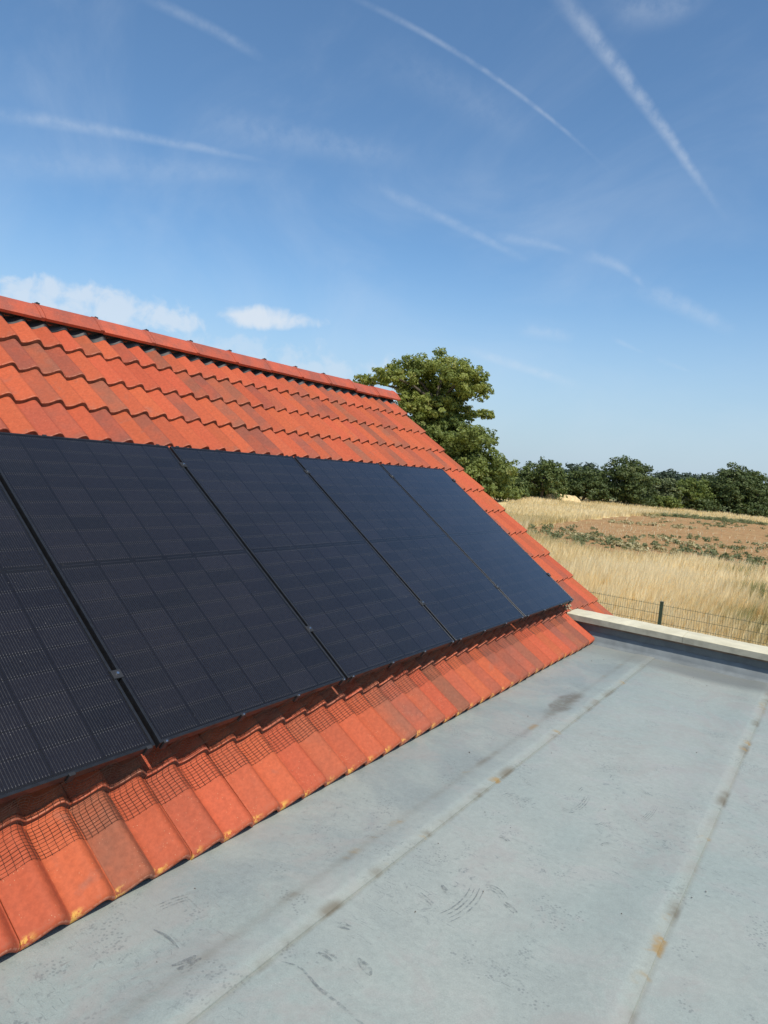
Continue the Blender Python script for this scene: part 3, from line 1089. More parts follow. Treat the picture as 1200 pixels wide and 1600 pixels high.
mobj('coping', coping(-2.075, -1.055, 1), M_COPE, None, parapet)
mobj('coping', coping(-1.052, 1.35, 2), M_COPE, None, parapet)
mobj('coping', coping(1.353, 3.3, 3), M_COPE, None, parapet)
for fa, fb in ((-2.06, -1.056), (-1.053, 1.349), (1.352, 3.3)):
    mobj('fascia_shade_strip', MB().box((fa, 6.2525, H - 1.319), (fb, 6.2572, H - 1.2685)).mesh('fascia_shade_strip'), M_FASCIA_SHADE, None, parapet)  # thin sheet added over the coping front to carry the painted shade
up = []
for i in range(45):
    x = -1.86 + 5.16 * i / 44
    e = 0.004 * math.sin(i * 1.3) + 0.003 * math.sin(i * 3.1)
    up += [(x, 6.256, FLOOR - 0.004), (x, 6.280, FLOOR + 0.012), (x, 6.2955, FLOOR + 0.032), (x, 6.2975, FLOOR + 0.108 + e), (x, 6.3015, FLOOR + 0.1085 + e)]
upf = [(i * 5 + j, (i + 1) * 5 + j, (i + 1) * 5 + j + 1, i * 5 + j + 1) for i in range(44) for j in range(4)]
mobj('membrane_upturn', mesh_of('membrane_upturn', up, upf, True), M_TURN, None, parapet)
mobj('coping_strip', MB().box((-1.95, 6.284, H - 1.338), (3.3, 6.304, H - 1.3185)).mesh('coping_strip'), M_STRIP, None, parapet)
mb = MB()
rs = random.Random(5)
for i in range(9):                                        # crumbs of mortar where the coping meets the tiles
    c = rp(6.27 + rs.uniform(-0.05, 0.10), -0.01 + rs.uniform(-0.02, 0.035), TN + 0.003)
    r_ = rs.uniform(0.007, 0.016)
    mb.tube([c + Vector((-r_, 0, 0)), c + Vector((0, 0, r_ * 0.8)), c + Vector((r_, 0.004, 0))], [r_ * 0.6, r_, r_ * 0.5], 6)
mobj('mortar_patch', mb.mesh('mortar_patch'), M_MORTAR, None, parapet)

# ------------------------------------------------------------------ solar panels
PITCH = 1.154
PW, PL = 1.134, 1.8747
PANEL_LABELS = [
    'black solar panel at the near end of the row, cut by the left picture edge',
    'second black solar panel from the near end, the largest fully seen',
    'third black solar panel, in the middle of the row of five',
    'fourth black solar panel, next to the last one at the verge',
    'last black solar panel of the row, nearest the roof verge and field',
]
fw_, ft = 0.011, 0.035
fr = MB()
fr.box((0, 0, -ft), (fw_, PL, 0), 0.0012)
fr.box((PW - fw_, 0, -ft), (PW, PL, 0), 0.0012)
fr.box((fw_, 0, -ft), (PW - fw_, fw_, -0.0001), 0.0012)
fr.box((fw_, PL - fw_, -ft), (PW - fw_, PL, -0.0001), 0.0012)
frame_me = fr.mesh('panel_frame')
frame_me.materials.append(M_FRAME)
back_me = MB().box((fw_, fw_, -0.0075), (PW - fw_, PL - fw_, -0.0052)).mesh('backsheet')
back_me.materials.append(M_BACK)
glass_me = mesh_of('glass', [(fw_, fw_, -0.0018), (PW - fw_, fw_, -0.0018), (PW - fw_, PL - fw_, -0.0018), (fw_, PL - fw_, -0.0018)], [(0, 1, 2, 3)])
glass_me.materials.append(M_GLASS)
CW, CH = 0.1788, 0.0958
cell_me = MB().box((-CW / 2, -CH / 2, -0.0004), (CW / 2, CH / 2, 0.0)).mesh('cell')
cell_me.materials.append(M_CELL)
rib_me = MB().box((-0.075, -0.003, 0), (0.075, 0.003, 0.0004)).mesh('ribbon')
rib_me.materials.append(M_RIBBON)
clip_me = MB().box((-0.011, -0.007, -0.040), (0.011, 0.006, 0.0022), 0.0012).mesh('edge_clip')
clip_me.materials.append(M_BLACK)
screw_me = MB().tube([(0, -0.002, 0.0023), (0, -0.002, 0.0045)], [0.0042, 0.0036], 8).mesh('screw')
screw_me.materials.append(M_STEEL)
colp = (PW - 2 * 0.0155) / 6
rowp = (PL - 2 * 0.020 - 0.030) / 18
for k in range(5):
    ypan = O.y + (k - 5) * PITCH + (PITCH - PW) / 2
    base = roof_m(ypan, 0, rnd.gauss(0, 0.0008))
    pan = empty('solar_panel', base)
    tag(pan, PANEL_LABELS[k], 'solar panel', 'solar panels in a row on the tiled roof')
    mobj('frame', frame_me, None, base, pan)
    mobj('backsheet', back_me, None, base, pan)
    mobj('glass', glass_me, None, base, pan)
    for r_ in range(18):
        for c in range(6):
            cx = 0.0155 + colp * (c + 0.5)
            cy = 0.020 + rowp * (r_ + 0.5) + (0.030 if r_ >= 9 else 0)
            mobj('cell', cell_me, None, base @ Matrix.Translation((cx, cy, -0.0046)), pan)
    for c in range(6):
        mobj('ribbon', rib_me, None, base @ Matrix.Translation((0.0155 + colp * (c + 0.5), 0.020 + rowp * 9 + 0.015, -0.0050)), pan)
    # clips gripping the bird mesh along the frame
    for (xx, yy, a) in [(0.03, 0, 0), (0.42, 0, 0), (0.78, 0, 0), (1.10, 0, 0), (0.05, PL, 1), (0.36, PL, 1), (0.74, PL, 1), (1.08, PL, 1)] + ([(PW, 0.62, 2), (PW, 1.0, 2), (PW, 1.38, 2)] if k == 4 else []):
        xx += rnd.gauss(0, 0.02) if a != 2 else 0
        m = base @ Matrix.Translation((xx, yy, 0)) @ Matrix.Rotation((0, math.pi, math.pi / 2)[a], 4, 'Z')
        c_ = mobj('edge_clip', clip_me, None, m, pan)
        if a == 0 and k >= 1:
            mobj('screw', screw_me, None, m, c_)

# rails, and clamps holding the panels
for v, lab in ((0.33, 'lower black mounting rail hidden beneath the solar panels'), (1.694, 'upper black mounting rail hidden beneath the solar panels')):
    y0 = O.y - 5 * PITCH - 0.08
    y1 = O.y + 0.045
    m = roof_m(y0, v, 0)
    o = mobj('mounting_rail', MB().box((0, -0.02, -0.078), (y1 - y0, 0.02, -0.0355)).mesh('mounting_rail'), M_RAIL, m)
    tag(o, lab, 'rail', 'rails under the panels')
    hook = MB().box((-0.015, -0.012, -0.046), (0.015, 0.012, 0.0)).box((-0.015, -0.09, -0.052), (0.015, 0.012, -0.046)).mesh('roof_hook')
    hook.materials.append(M_STEEL)
    yy = 0.25
    while yy < y1 - y0:
        mobj('roof_hook', hook, None, m @ Matrix.Translation((yy, 0, -0.078)), o)
        yy += 0.93
mid = MB().box((-0.021, -0.020, 0.0006), (0.021, 0.020, 0.0046), 0.0015).box((-0.0085, -0.018, -0.034), (0.0085, 0.018, 0.0006)).mesh('clamp_plate')
mid.materials.append(M_BLACK)
endc = MB().box((-0.020, -0.020, 0.0006), (0.016, 0.020, 0.0046), 0.0015).box((0.002, -0.018, -0.034), (0.018, 0.018, 0.0006)).mesh('clamp_plate')
endc.materials.append(M_BLACK)
bolt = MB().tube([(0, 0, 0.0046), (0, 0, 0.0105)], [0.0065, 0.0058], 8).mesh('bolt')
bolt.materials.append(M_STEEL)
ordw = ['first', 'second', 'third', 'fourth']
for k in range(1, 6):
    for v, wh in ((0.33, 'lower'), (1.694, 'upper')):
        m = roof_m(O.y + (k - 5) * PITCH + (0 if k < 5 else -0.010), v + rnd.gauss(0, 0.004), 0)
        cl = empty('panel_clamp', m)
        if k < 5:
            lab = 'black %s clamp on the %s seam between solar panels from the near end' % (wh, ordw[k - 1])
        else:
            lab = 'black %s end clamp on the far edge of the last solar panel' % wh
        tag(cl, lab, 'clamp', 'clamps between the solar panels')
        mobj('clamp_plate', mid if k < 5 else endc, None, m, cl)
        mobj('bolt', bolt, None, m, cl)

# bird mesh draped from the panels onto the lowest course
def tile_n(y, v):
    row = math.ceil((V0 - v) / GAUGE - 1e-9)
    vt = V0 - row * GAUGE
    t = ((YVERGE - y) / WAVE)
    h = wave_h(1 - (t % 1.0)) * AMP
    return TN - AMP + h - TILT * (v - vt)


mesh_rs = np.random.RandomState(4)
MY0, MY1 = O.y - 5 * PITCH + 0.01, 6.22
cell = 0.0127


def vlow(y):
    yr = y - O.y
    return np.interp(yr, [-5.9, -4.8, -4.4, -3.1, -2.1, 0.0], [-0.165, -0.156, -0.148, -0.125, -0.105, -0.095])


STEP9 = V0 - 9 * GAUGE


def mesh_pt(y, s):
    """s = distance up from the lower edge"""
    v = vlow(y) + s + 0.004 * math.sin(y * 5.1) + 0.0015 * math.sin(y * 23.0)
    if v > -0.004:
        u_ = v + 0.004
        n0 = tile_n(y, -0.004) + 0.0055
        n = min(n0 + u_ * 0.985, -0.014)
        v = -0.004 - 0.010 * math.sin(min(1.0, u_ / 0.09) * math.pi)
    else:
        a = tile_n(y, v)
        # carried over the step like a soft blanket
        b = max(tile_n(y, v + 0.018), tile_n(y, v - 0.004))
        n = max(a, 0.5 * a + 0.5 * b) + 0.0055 + 0.002 * math.sin(y * 31 + v * 60)
    return rp(y, v, n)


wires_v, wires_f = [], []


def wire(pts, r_):
    b = len(wires_v)
    for i, p in enumerate(pts):
        d = (pts[min(i + 1, len(pts) - 1)] - pts[max(i - 1, 0)]).normalized()
        a = d.cross(NV).normalized()
        wires_v.extend([tuple(p + a * r_ - NV * r_ * 0.5), tuple(p - a * r_ - NV * r_ * 0.5), tuple(p + NV * r_)])
    for i in range(len(pts) - 1):
        for k in range(3):
            k2 = (k + 1) % 3
            wires_f.append((b + 3 * i + k, b + 3 * i + k2, b + 3 * i + 3 + k2, b + 3 * i + 3 + k))


ny = int((MY1 - MY0) / 0.0205)
ylist = [MY0 + i * 0.0205 for i in range(ny + 1)]
yfine = [MY0 + i * 0.0102 for i in range(2 * ny + 1)]
SL = [i * cell for i in range(0, 25)]
for i, y in enumerate(ylist):
    lean = 0.012 * math.sin(y * 1.9)
    wire([mesh_pt(y + lean * s / 0.3, s) for s in [j * 0.0106 - 0.004 for j in range(26)]], 0.00066)
for s in SL[:21]:
    wire([mesh_pt(y, s) for y in yfine], 0.00064)
bm_ = mobj('bird_mesh', mesh_of('bird_mesh', wires_v, wires_f), M_WIRE)
tag(bm_, 'fine black wire bird mesh draped over the tiles below the solar panels', 'wire mesh')

# ------------------------------------------------------------------ fence
M_FENCE = simple('green_coated_steel', (0.030, 0.055, 0.040), 0.45, 0.2, 0.15)
fence = empty('fence', Matrix.Translation((-3.2, 15.95, 0)))
tag(fence, 'green welded mesh fence with dark posts between flat roof and field', 'fence')
FX = [-3.2 + 2.53 * i for i in range(-5, 4)]
post = MB().box((-0.034, -0.025, 0), (0.034, 0.025, 1.73)).box((-0.037, -0.028, 1.73), (0.037, 0.028, 1.755), 0.006).mesh('post')
post.materials.append(M_FENCE)
pv = MB()
for i in range(50):
    x = 0.04 + i * 0.05
    pv.tube([(x, 0, 0.05), (x, 0, 1.70)], [0.0022, 0.0022], 4, False)
for j in range(9):
    z = 0.08 + j * 0.198
    for s in (-1, 1):
        pv.tube([(0.03, s * 0.005, z), (2.50, s * 0.005, z)], [0.0028, 0.0028], 4, False)
pm = pv.mesh('mesh_panel')
pm.materials.append(M_FENCE)
for i, x in enumerate(FX):
    mobj('post', post, None, Matrix.Translation((x, 15.95, 0)), fence)
    if i < len(FX) - 1:
        mobj('mesh_panel', pm, None, Matrix.Translation((x, 15.985, 0)), fence)


# ------------------------------------------------------------------ vegetation
def leaf_material(name, c1, c2, c3, trans=0.25, rough=0.6):
    m, nb, bs = material(name)
    out = m.node_tree.nodes['Material Output']
    at = nb.new('ShaderNodeAttribute', attribute_name='tint')
    f = at.outputs['Fac']
    c = nb.mix(nb.ss(f, 0.0, 0.6), c1, c2)
    c = nb.mix(nb.ss(f, 0.72, 1.0), c, c3)
    nb.put(bs.inputs['Base Color'], c)
    bs.inputs['Roughness'].default_value = rough
    bs.inputs['Specular IOR Level'].default_value = 0.3
    tl = nb.new('ShaderNodeBsdfTranslucent')
    nb.put(tl.inputs['Color'], nb.mix(1.0, c, (1.1, 1.15, 0.6), 'MULTIPLY'))
    mx = nb.new('ShaderNodeMixShader')
    mx.inputs[0].default_value = trans
    nb.l.new(bs.outputs[0], mx.inputs[1])
    nb.l.new(tl.outputs[0], mx.inputs[2])
    nb.l.new(mx.outputs[0], out.inputs['Surface'])
    return m


M_BARK = simple('grey_bark', (0.10, 0.082, 0.062), 0.9, 0, 0.3, 6)


def rand_unit(rs, n):
    v = rs.normal(0, 1, (n, 3))
    return v / np.linalg.norm(v, axis=1, keepdims=True)


def foliage(name, clumps, leaf, dens, mat, seed, parent, sub=0.30, nsub=22, up=0.35):
    """clumps: list of (x, y, z, rx, ry, rz); leaf cards gathered in small sprays on the shells of the clumps"""
    rs = np.random.RandomState(seed)
    C, Nn, tint = [], [], []
    for (x, y, z, rx, ry, rz) in clumps:
        rad = np.array([rx, ry, rz])
        k = max(5, int(nsub * (0.6 + 0.8 * rs.rand())))
        d = rand_unit(rs, k)
        rr = 0.42 + 0.68 * rs.rand(k, 1) ** 0.65
        ctr = np.array([x, y, z]) + d * rr * rad
        for j in range(k):
            r_ = sub * rad.mean() * (0.6 + 0.8 * rs.rand())
            n = max(8, int(dens * r_ * r_))
            dd = rand_unit(rs, n)
            q = r_ * (0.35 + 0.65 * rs.rand(n, 1) ** 0.45)
            P = ctr[j] + dd * q * np.array([1.15, 1.15, 0.72])
            C.append(P)
            Nn.append(dd * 0.75 + d[j] * 0.45 + np.array([0, 0, up]) + rs.normal(0, 0.45, (n, 3)))
            tint.append(np.clip(0.44 + rs.normal(0, 0.14, n) + rs.normal(0, 0.19), 0, 1))
    C = np.concatenate(C)
    Nn = np.concatenate(Nn)
    tint = np.concatenate(tint)
    keep = C[:, 2] > 0.03
    C, Nn, tint = C[keep], Nn[keep], tint[keep]
    n = len(C)
    Nn /= np.linalg.norm(Nn, axis=1, keepdims=True)
    a = np.cross(Nn, rand_unit(rs, n))
    a /= np.linalg.norm(a, axis=1, keepdims=True) + 1e-9
    b = np.cross(Nn, a)
    s = leaf * (0.55 + 0.9 * rs.rand(n, 1))
    V = np.empty((n, 4, 3))
    V[:, 0] = C - a * s
    V[:, 1] = C - b * s * 0.52 + a * s * 0.1
    V[:, 2] = C + a * s
    V[:, 3] = C + b * s * 0.52 + a * s * 0.1
    F = np.arange(n * 4).reshape(n, 4)
    me = np_mesh(name, V.reshape(-1, 3), F, tint)
    return mobj(name, me, mat, None, parent), n


def tree(label, base, height, radius, mat, seed, leaf=0.21, dens=75, group='trees and bushes along the far edge of the field', trunk_h=0.32, name='broadleaf_tree', lobes=15, skirt=0.12, flat=1.0, cat='tree'):
    rs = random.Random(seed)
    root = empty(name, Matrix.Translation((base[0], base[1], 0)))
    tag(root, label, cat, group)
    cl = []
    lr0 = radius * 0.36 * flat
    hz = height * 0.50
    nl = lobes + 8
    for i in range(nl):
        cz = 1.0 - 1.75 * (i + 0.5) / nl                 # from the top of the dome down to its skirt
        cr_ = math.sqrt(max(0.0, 1 - cz * cz)) if cz > 0 else 1.0 - 0.15 * abs(cz)
        ang = i * 2.399 + rs.uniform(-0.4, 0.4)
        lr = lr0 * rs.uniform(0.75, 1.25)
        k = rs.uniform(0.80, 1.02)
        rr = max(0.0, radius - lr * 0.85) * cr_ * k
        zz = hz + cz * (height - hz - lr * 0.62) * k if cz > 0 else hz + cz * (hz - 0.5)
        cl.append((base[0] + rr * math.cos(ang), base[1] + rr * math.sin(ang), max(lr * 0.45, zz), lr, lr, lr * rs.uniform(0.62, 0.82)))
    cl.append((base[0], base[1], height * 0.48, radius * 0.55, radius * 0.55, height * 0.34))
    foliage('crown', cl, leaf, dens, mat, seed, root)
    mb = MB()
    r0 = 0.045 * height
    mb.tube([(base[0], base[1], -0.1), (base[0] + 0.1, base[1], height * 0.25), (base[0] - 0.1, base[1] + 0.1, height * 0.55)], [r0, r0 * 0.7, r0 * 0.45], 8)
    for c in cl[::3]:
        mb.tube([(base[0], base[1], height * 0.22), (0.5 * (base[0] + c[0]), 0.5 * (base[1] + c[1]), height * 0.2 + 0.55 * (c[2] - height * 0.2)), (c[0], c[1], c[2])], [r0 * 0.45, r0 * 0.28, r0 * 0.10], 5)
    mobj('trunk', mb.mesh('trunk', True), M_BARK, None, root)
    return root


M_LEAF_BIG = leaf_material('leaf_yellow_green', (0.135, 0.175, 0.042), (0.250, 0.280, 0.068), (0.370, 0.340, 0.110), 0.40)
M_LEAF_OAK = leaf_material('leaf_oak_dark', (0.048, 0.070, 0.020), (0.090, 0.120, 0.038), (0.155, 0.175, 0.068), 0.24)
M_LEAF_MID = leaf_material('leaf_mid_green', (0.105, 0.140, 0.036), (0.190, 0.230, 0.062), (0.280, 0.285, 0.100), 0.36)
M_LEAF_DEEP = leaf_material('leaf_deep_green', (0.060, 0.088, 0.024), (0.112, 0.146, 0.042), (0.180, 0.195, 0.070), 0.24)
M_LEAF_PALE = leaf_material('leaf_grey_green', (0.100, 0.125, 0.055), (0.170, 0.195, 0.090), (0.240, 0.250, 0.130), 0.25)
M_LEAF_FAR = leaf_material('leaf_far_haze', (0.045, 0.066, 0.042), (0.062, 0.085, 0.052), (0.085, 0.105, 0.062), 0.15)  # distance haze painted into the leaf colour of the far trees

# the big tree behind the gable
BIG = [[-51.87, 79.59, 12.01, 3.92, 2.24], [-48.2, 81.87, 12.82, 4.2, 2.43], [-45.42, 83.44, 11.51, 2.99, 2.24], [-49.88, 80.85, 10.47, 3.73, 1.87], [-53.85, 78.26, 11.19, 2.24, 1.31], [-56.46, 76.4, 10.46, 1.68, 0.84], [-57.76, 75.43, 9.95, 0.93, 0.56], [-43.79, 84.31, 10.44, 1.87, 1.49], [-51.55, 79.8, 7.94, 2.99, 1.68], [-48.51, 81.68, 7.55, 3.55, 1.87], [-45.45, 83.42, 7.42, 2.43, 1.31], [-42.24, 85.09, 7.89, 1.49, 0.65], [-49.09, 81.34, 5.3, 3.73, 1.68], [-45.57, 83.36, 4.34, 4.2, 2.05], [-42.42, 85.01, 3.77, 2.61, 1.87], [-47.28, 82.4, 1.97, 4.67, 2.24], [-43.34, 84.54, 1.05, 3.92, 2.43], [-40.9, 85.75, -0.02, 2.8, 2.24], [-46.26, 82.97, -1.02, 5.13, 2.61], [-51.35, 79.92, 5.51, 3.73, 2.8], [-50.26, 80.61, 1.21, 4.67, 3.73], [-41.08, 85.66, -2.24, 2.43, 1.49], [-43.44, 84.49, -2.23, 3.36, 1.68]]
bt = empty('large_tree', Matrix.Translation((-48.5, 82.0, 0)))
tag(bt, 'large flat-topped layered tree rising behind the roof gable', 'tree')
rs = np.random.RandomState(2)
cl = []
for (x, y, z, rx, rz) in BIG:
    dep = rs.normal(0, 2.2)                       # spread through the depth of the crown
    cl.append((x - dep * 0.5, y + dep * 0.85, z + H, rx * 0.92, rx * 0.98, rz * 0.95))
for (x, y, z, rx, rz) in BIG[12:]:
    cl.append((x + rs.normal(0, 2.0) - 1.5, y + 5 + rs.normal(0, 1.5), z + H - 0.5, rx * 0.8, rx * 0.8, rz * 0.8))
for (x, z, r_) in [(-50.5, 9.2, 2.3), (-47.5, 9.9, 2.4), (-49.0, 6.6, 2.6), (-46.2, 6.0, 2.2), (-46.8, 3.2, 2.5), (-44.6, 2.6, 2.0), (-52.5, 9.6, 1.6), (-45.3, 9.3, 1.5)]:
    cl.append((x, 82.6 + rs.normal(0, 1.2), z + H, r_, r_, r_ * 0.6))
foliage('crown', cl[:12], 0.20, 150, M_LEAF_BIG, 21, bt, sub=0.20, nsub=88)
foliage('lower_crown', cl[12:], 0.21, 120, M_LEAF_MID, 22, bt, sub=0.21, nsub=66)
mb = MB()
tb = Vector((-48.5, 82.0, -0.1))
mb.tube([tb, (-48.9, 82.2, 4.0), (-48.2, 81.9, 8.5), (-48.6, 81.9, 12.5), (-48.3, 81.8, 16.0)], [0.75, 0.6, 0.46, 0.32, 0.14], 9)
for c in cl[:12]:
    st = Vector((-48.3, 81.9, min(12.5, c[2] - 2.5)))
    en = Vector(c[:3])
    mdl = st.lerp(en, 0.55) + Vector((0, 0, 0.5))
    mb.tube([st, mdl, en, en + (en - st) * 0.12 + Vector((0, 0, c[5] * 0.5))], [0.26, 0.17, 0.09, 0.03], 6)
for c in cl[12:]:
    st = Vector((-48.5, 82.0, max(2.0, min(8.0, c[2] - 1.0))))
    en = Vector(c[:3])
    mb.tube([st, st.lerp(en, 0.5) + Vector((0, 0, 0.3)), en], [0.22, 0.14, 0.05], 6)
mobj('trunk', mb.mesh('trunk', True), M_BARK, None, bt)

# tree line: (label, x, y, height, radius, material, seed, kwargs)
TL = [
 ('small olive bush at the foot of the large tree, beside the roof verge', -43.4, 99.5, 3.7, 2.4, M_LEAF_DEEP, 31, dict(name='bush', cat='bush', lobes=9)),
 ('leafy round-topped tree left of the pale straw bank', -43.3, 110.5, 7.3, 4.3, M_LEAF_DEEP, 32, {}),
 ('dull green low tree just right of the pale straw bank', -39.6, 121.0, 6.3, 4.3, M_LEAF_OAK, 33, {}),
 ('dark understorey bush filling the hedge behind the pale straw bank', -44.5, 117.5, 4.2, 4.2, M_LEAF_OAK, 34, dict(name='bush', cat='bush', lobes=10)),
 ('broad dark oak in the middle of the tree line', -34.0, 126.5, 8.8, 5.9, M_LEAF_OAK, 35, dict(lobes=20)),
 ('dark bush at the left foot of the broad middle oak', -37.8, 122.0, 4.8, 3.2, M_LEAF_OAK, 36, dict(name='bush', cat='bush', lobes=9)),
 ('pale grey-green tree between the middle oak and the right-hand oak', -28.8, 136.0, 5.9, 3.8, M_LEAF_PALE, 37, {}),
 ('yellowish green tree left of the large dark right-hand oak', -24.6, 137.0, 6.6, 4.0, M_LEAF_MID, 38, {}),
 ('large dark domed oak at the right end of the tree line', -17.9, 143.0, 9.5, 6.9, M_LEAF_OAK, 39, dict(lobes=22)),
 ('dark oak beyond the right picture edge, next to the large domed oak', -8.8, 150.0, 8.8, 6.4, M_LEAF_OAK, 40, {}),
 ('low green bush in front of the pale grey-green tree', -27.5, 131.0, 2.7, 2.8, M_LEAF_MID, 41, dict(name='bush', cat='bush', lobes=8)),
 ('low dark bush at the left foot of the large domed oak', -22.2, 135.5, 2.9, 3.0, M_LEAF_OAK, 42, dict(name='bush', cat='bush', lobes=8)),
 ('low bush in shade under the right side of the middle oak', -31.0, 128.5, 2.6, 3.0, M_LEAF_OAK, 43, dict(name='bush', cat='bush', lobes=8)),
 ('dark bush at the hedge foot behind the small olive bush', -47.5, 107.0, 5.2, 3.8, M_LEAF_OAK, 44, dict(name='bush', cat='bush', lobes=9)),
 ('low dark bush under the right half of the large domed oak', -14.6, 138.0, 2.6, 3.6, M_LEAF_OAK, 45, dict(name='bush', cat='bush', lobes=8)),
 ('green tree standing outside the right picture edge', 4.0, 152.0, 8.0, 6.5, M_LEAF_MID, 46, {}),
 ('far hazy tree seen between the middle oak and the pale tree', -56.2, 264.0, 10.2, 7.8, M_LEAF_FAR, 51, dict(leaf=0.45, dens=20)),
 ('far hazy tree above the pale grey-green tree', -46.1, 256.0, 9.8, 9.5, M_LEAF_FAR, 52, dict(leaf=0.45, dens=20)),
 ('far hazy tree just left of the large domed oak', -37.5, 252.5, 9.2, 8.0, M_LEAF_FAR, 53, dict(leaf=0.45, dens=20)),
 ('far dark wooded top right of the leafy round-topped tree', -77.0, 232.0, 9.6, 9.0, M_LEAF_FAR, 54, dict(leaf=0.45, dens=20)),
 ('tree whose tip peeps over the ridge tiles', -43.3, 41.8, 12.2, 2.6, M_LEAF_BIG, 55, dict(leaf=0.16, dens=110, group=None)),
]
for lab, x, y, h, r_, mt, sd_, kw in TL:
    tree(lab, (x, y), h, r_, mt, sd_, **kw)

# straw bank in front of the hedge
M_STRAW = simple('pale_straw', (0.62, 0.47, 0.25), 0.95, 0, 0.2, 3)
V, F = [], []
nx, ny_ = 26, 10
rs = np.random.RandomState(9)
for i in range(nx + 1):
    for j in range(ny_ + 1):
        a, b = i / nx, j / ny_
        h = 1.40 * min(1, a * 12, (1 - a) * 5.0) * min(1, b * 2.6, (1 - b) * 3.0) ** 0.6 * (1 - 0.18 * a)
        V.append((-43.6 + 5.6 * a + 0.25 * rs.normal() * 0.25, 111.6 + 2.8 * b + 3.0 * a, max(0, h + rs.normal(0, 0.035)) - 0.02))
for i in range(nx):
    for j in range(ny_):
        a = i * (ny_ + 1) + j
        F.append((a, a + ny_ + 1, a + ny_ + 2, a + 1))
sb = mobj('straw_bank', mesh_of('straw_bank', V, F), M_STRAW)
tag(sb, 'pale straw bank lying in front of the hedge', 'straw bank')

# grass
def grass_material():
    m, nb, bs = material('dry_grass')
    out = m.node_tree.nodes['Material Output']
    at = nb.new('ShaderNodeAttribute', attribute_name='tint')
    f = at.outputs['Fac']
    c = nb.mix(nb.ss(f, 0.0, 0.22), (0.22, 0.26, 0.095), (0.52, 0.43, 0.20))
    c = nb.mix(nb.ss(f, 0.2, 0.55), c, (0.80, 0.65, 0.36))
    c = nb.mix(nb.ss(f, 0.55, 1.0), c, (0.95, 0.82, 0.54))
    nb.put(bs.inputs['Base Color'], c)
    bs.inputs['Roughness'].default_value = 0.7
    bs.inputs['Specular IOR Level'].default_value = 0.25
    tl = nb.new('ShaderNodeBsdfTranslucent')
    nb.put(tl.inputs['Color'], c)
    mx = nb.new('ShaderNodeMixShader')
    mx.inputs[0].default_value = 0.5
    nb.l.new(bs.outputs[0], mx.inputs[1])
    nb.l.new(tl.outputs[0], mx.inputs[2])
    nb.l.new(mx.outputs[0], out.inputs['Surface'])
    return m


M_GRASS = grass_material()
GREEN = np.array([[-16.6, 49.4, 1.6], [-15.2, 49.6, 1.5], [-13.4, 49.0, 1.5], [-12.3, 48.8, 1.3], [-19.8, 51.1, 1.8], [-8.2, 50.2, 0.9], [-5.2, 49.5, 0.9], [-4.1, 47.5, 0.9],
                  [-2.7, 31.2, 1.3], [-1.9, 24.6, 1.3], [-0.6, 23.6, 1.4], [-4.1, 38.5, 1.3], [-1.6, 30.0, 1.2]])


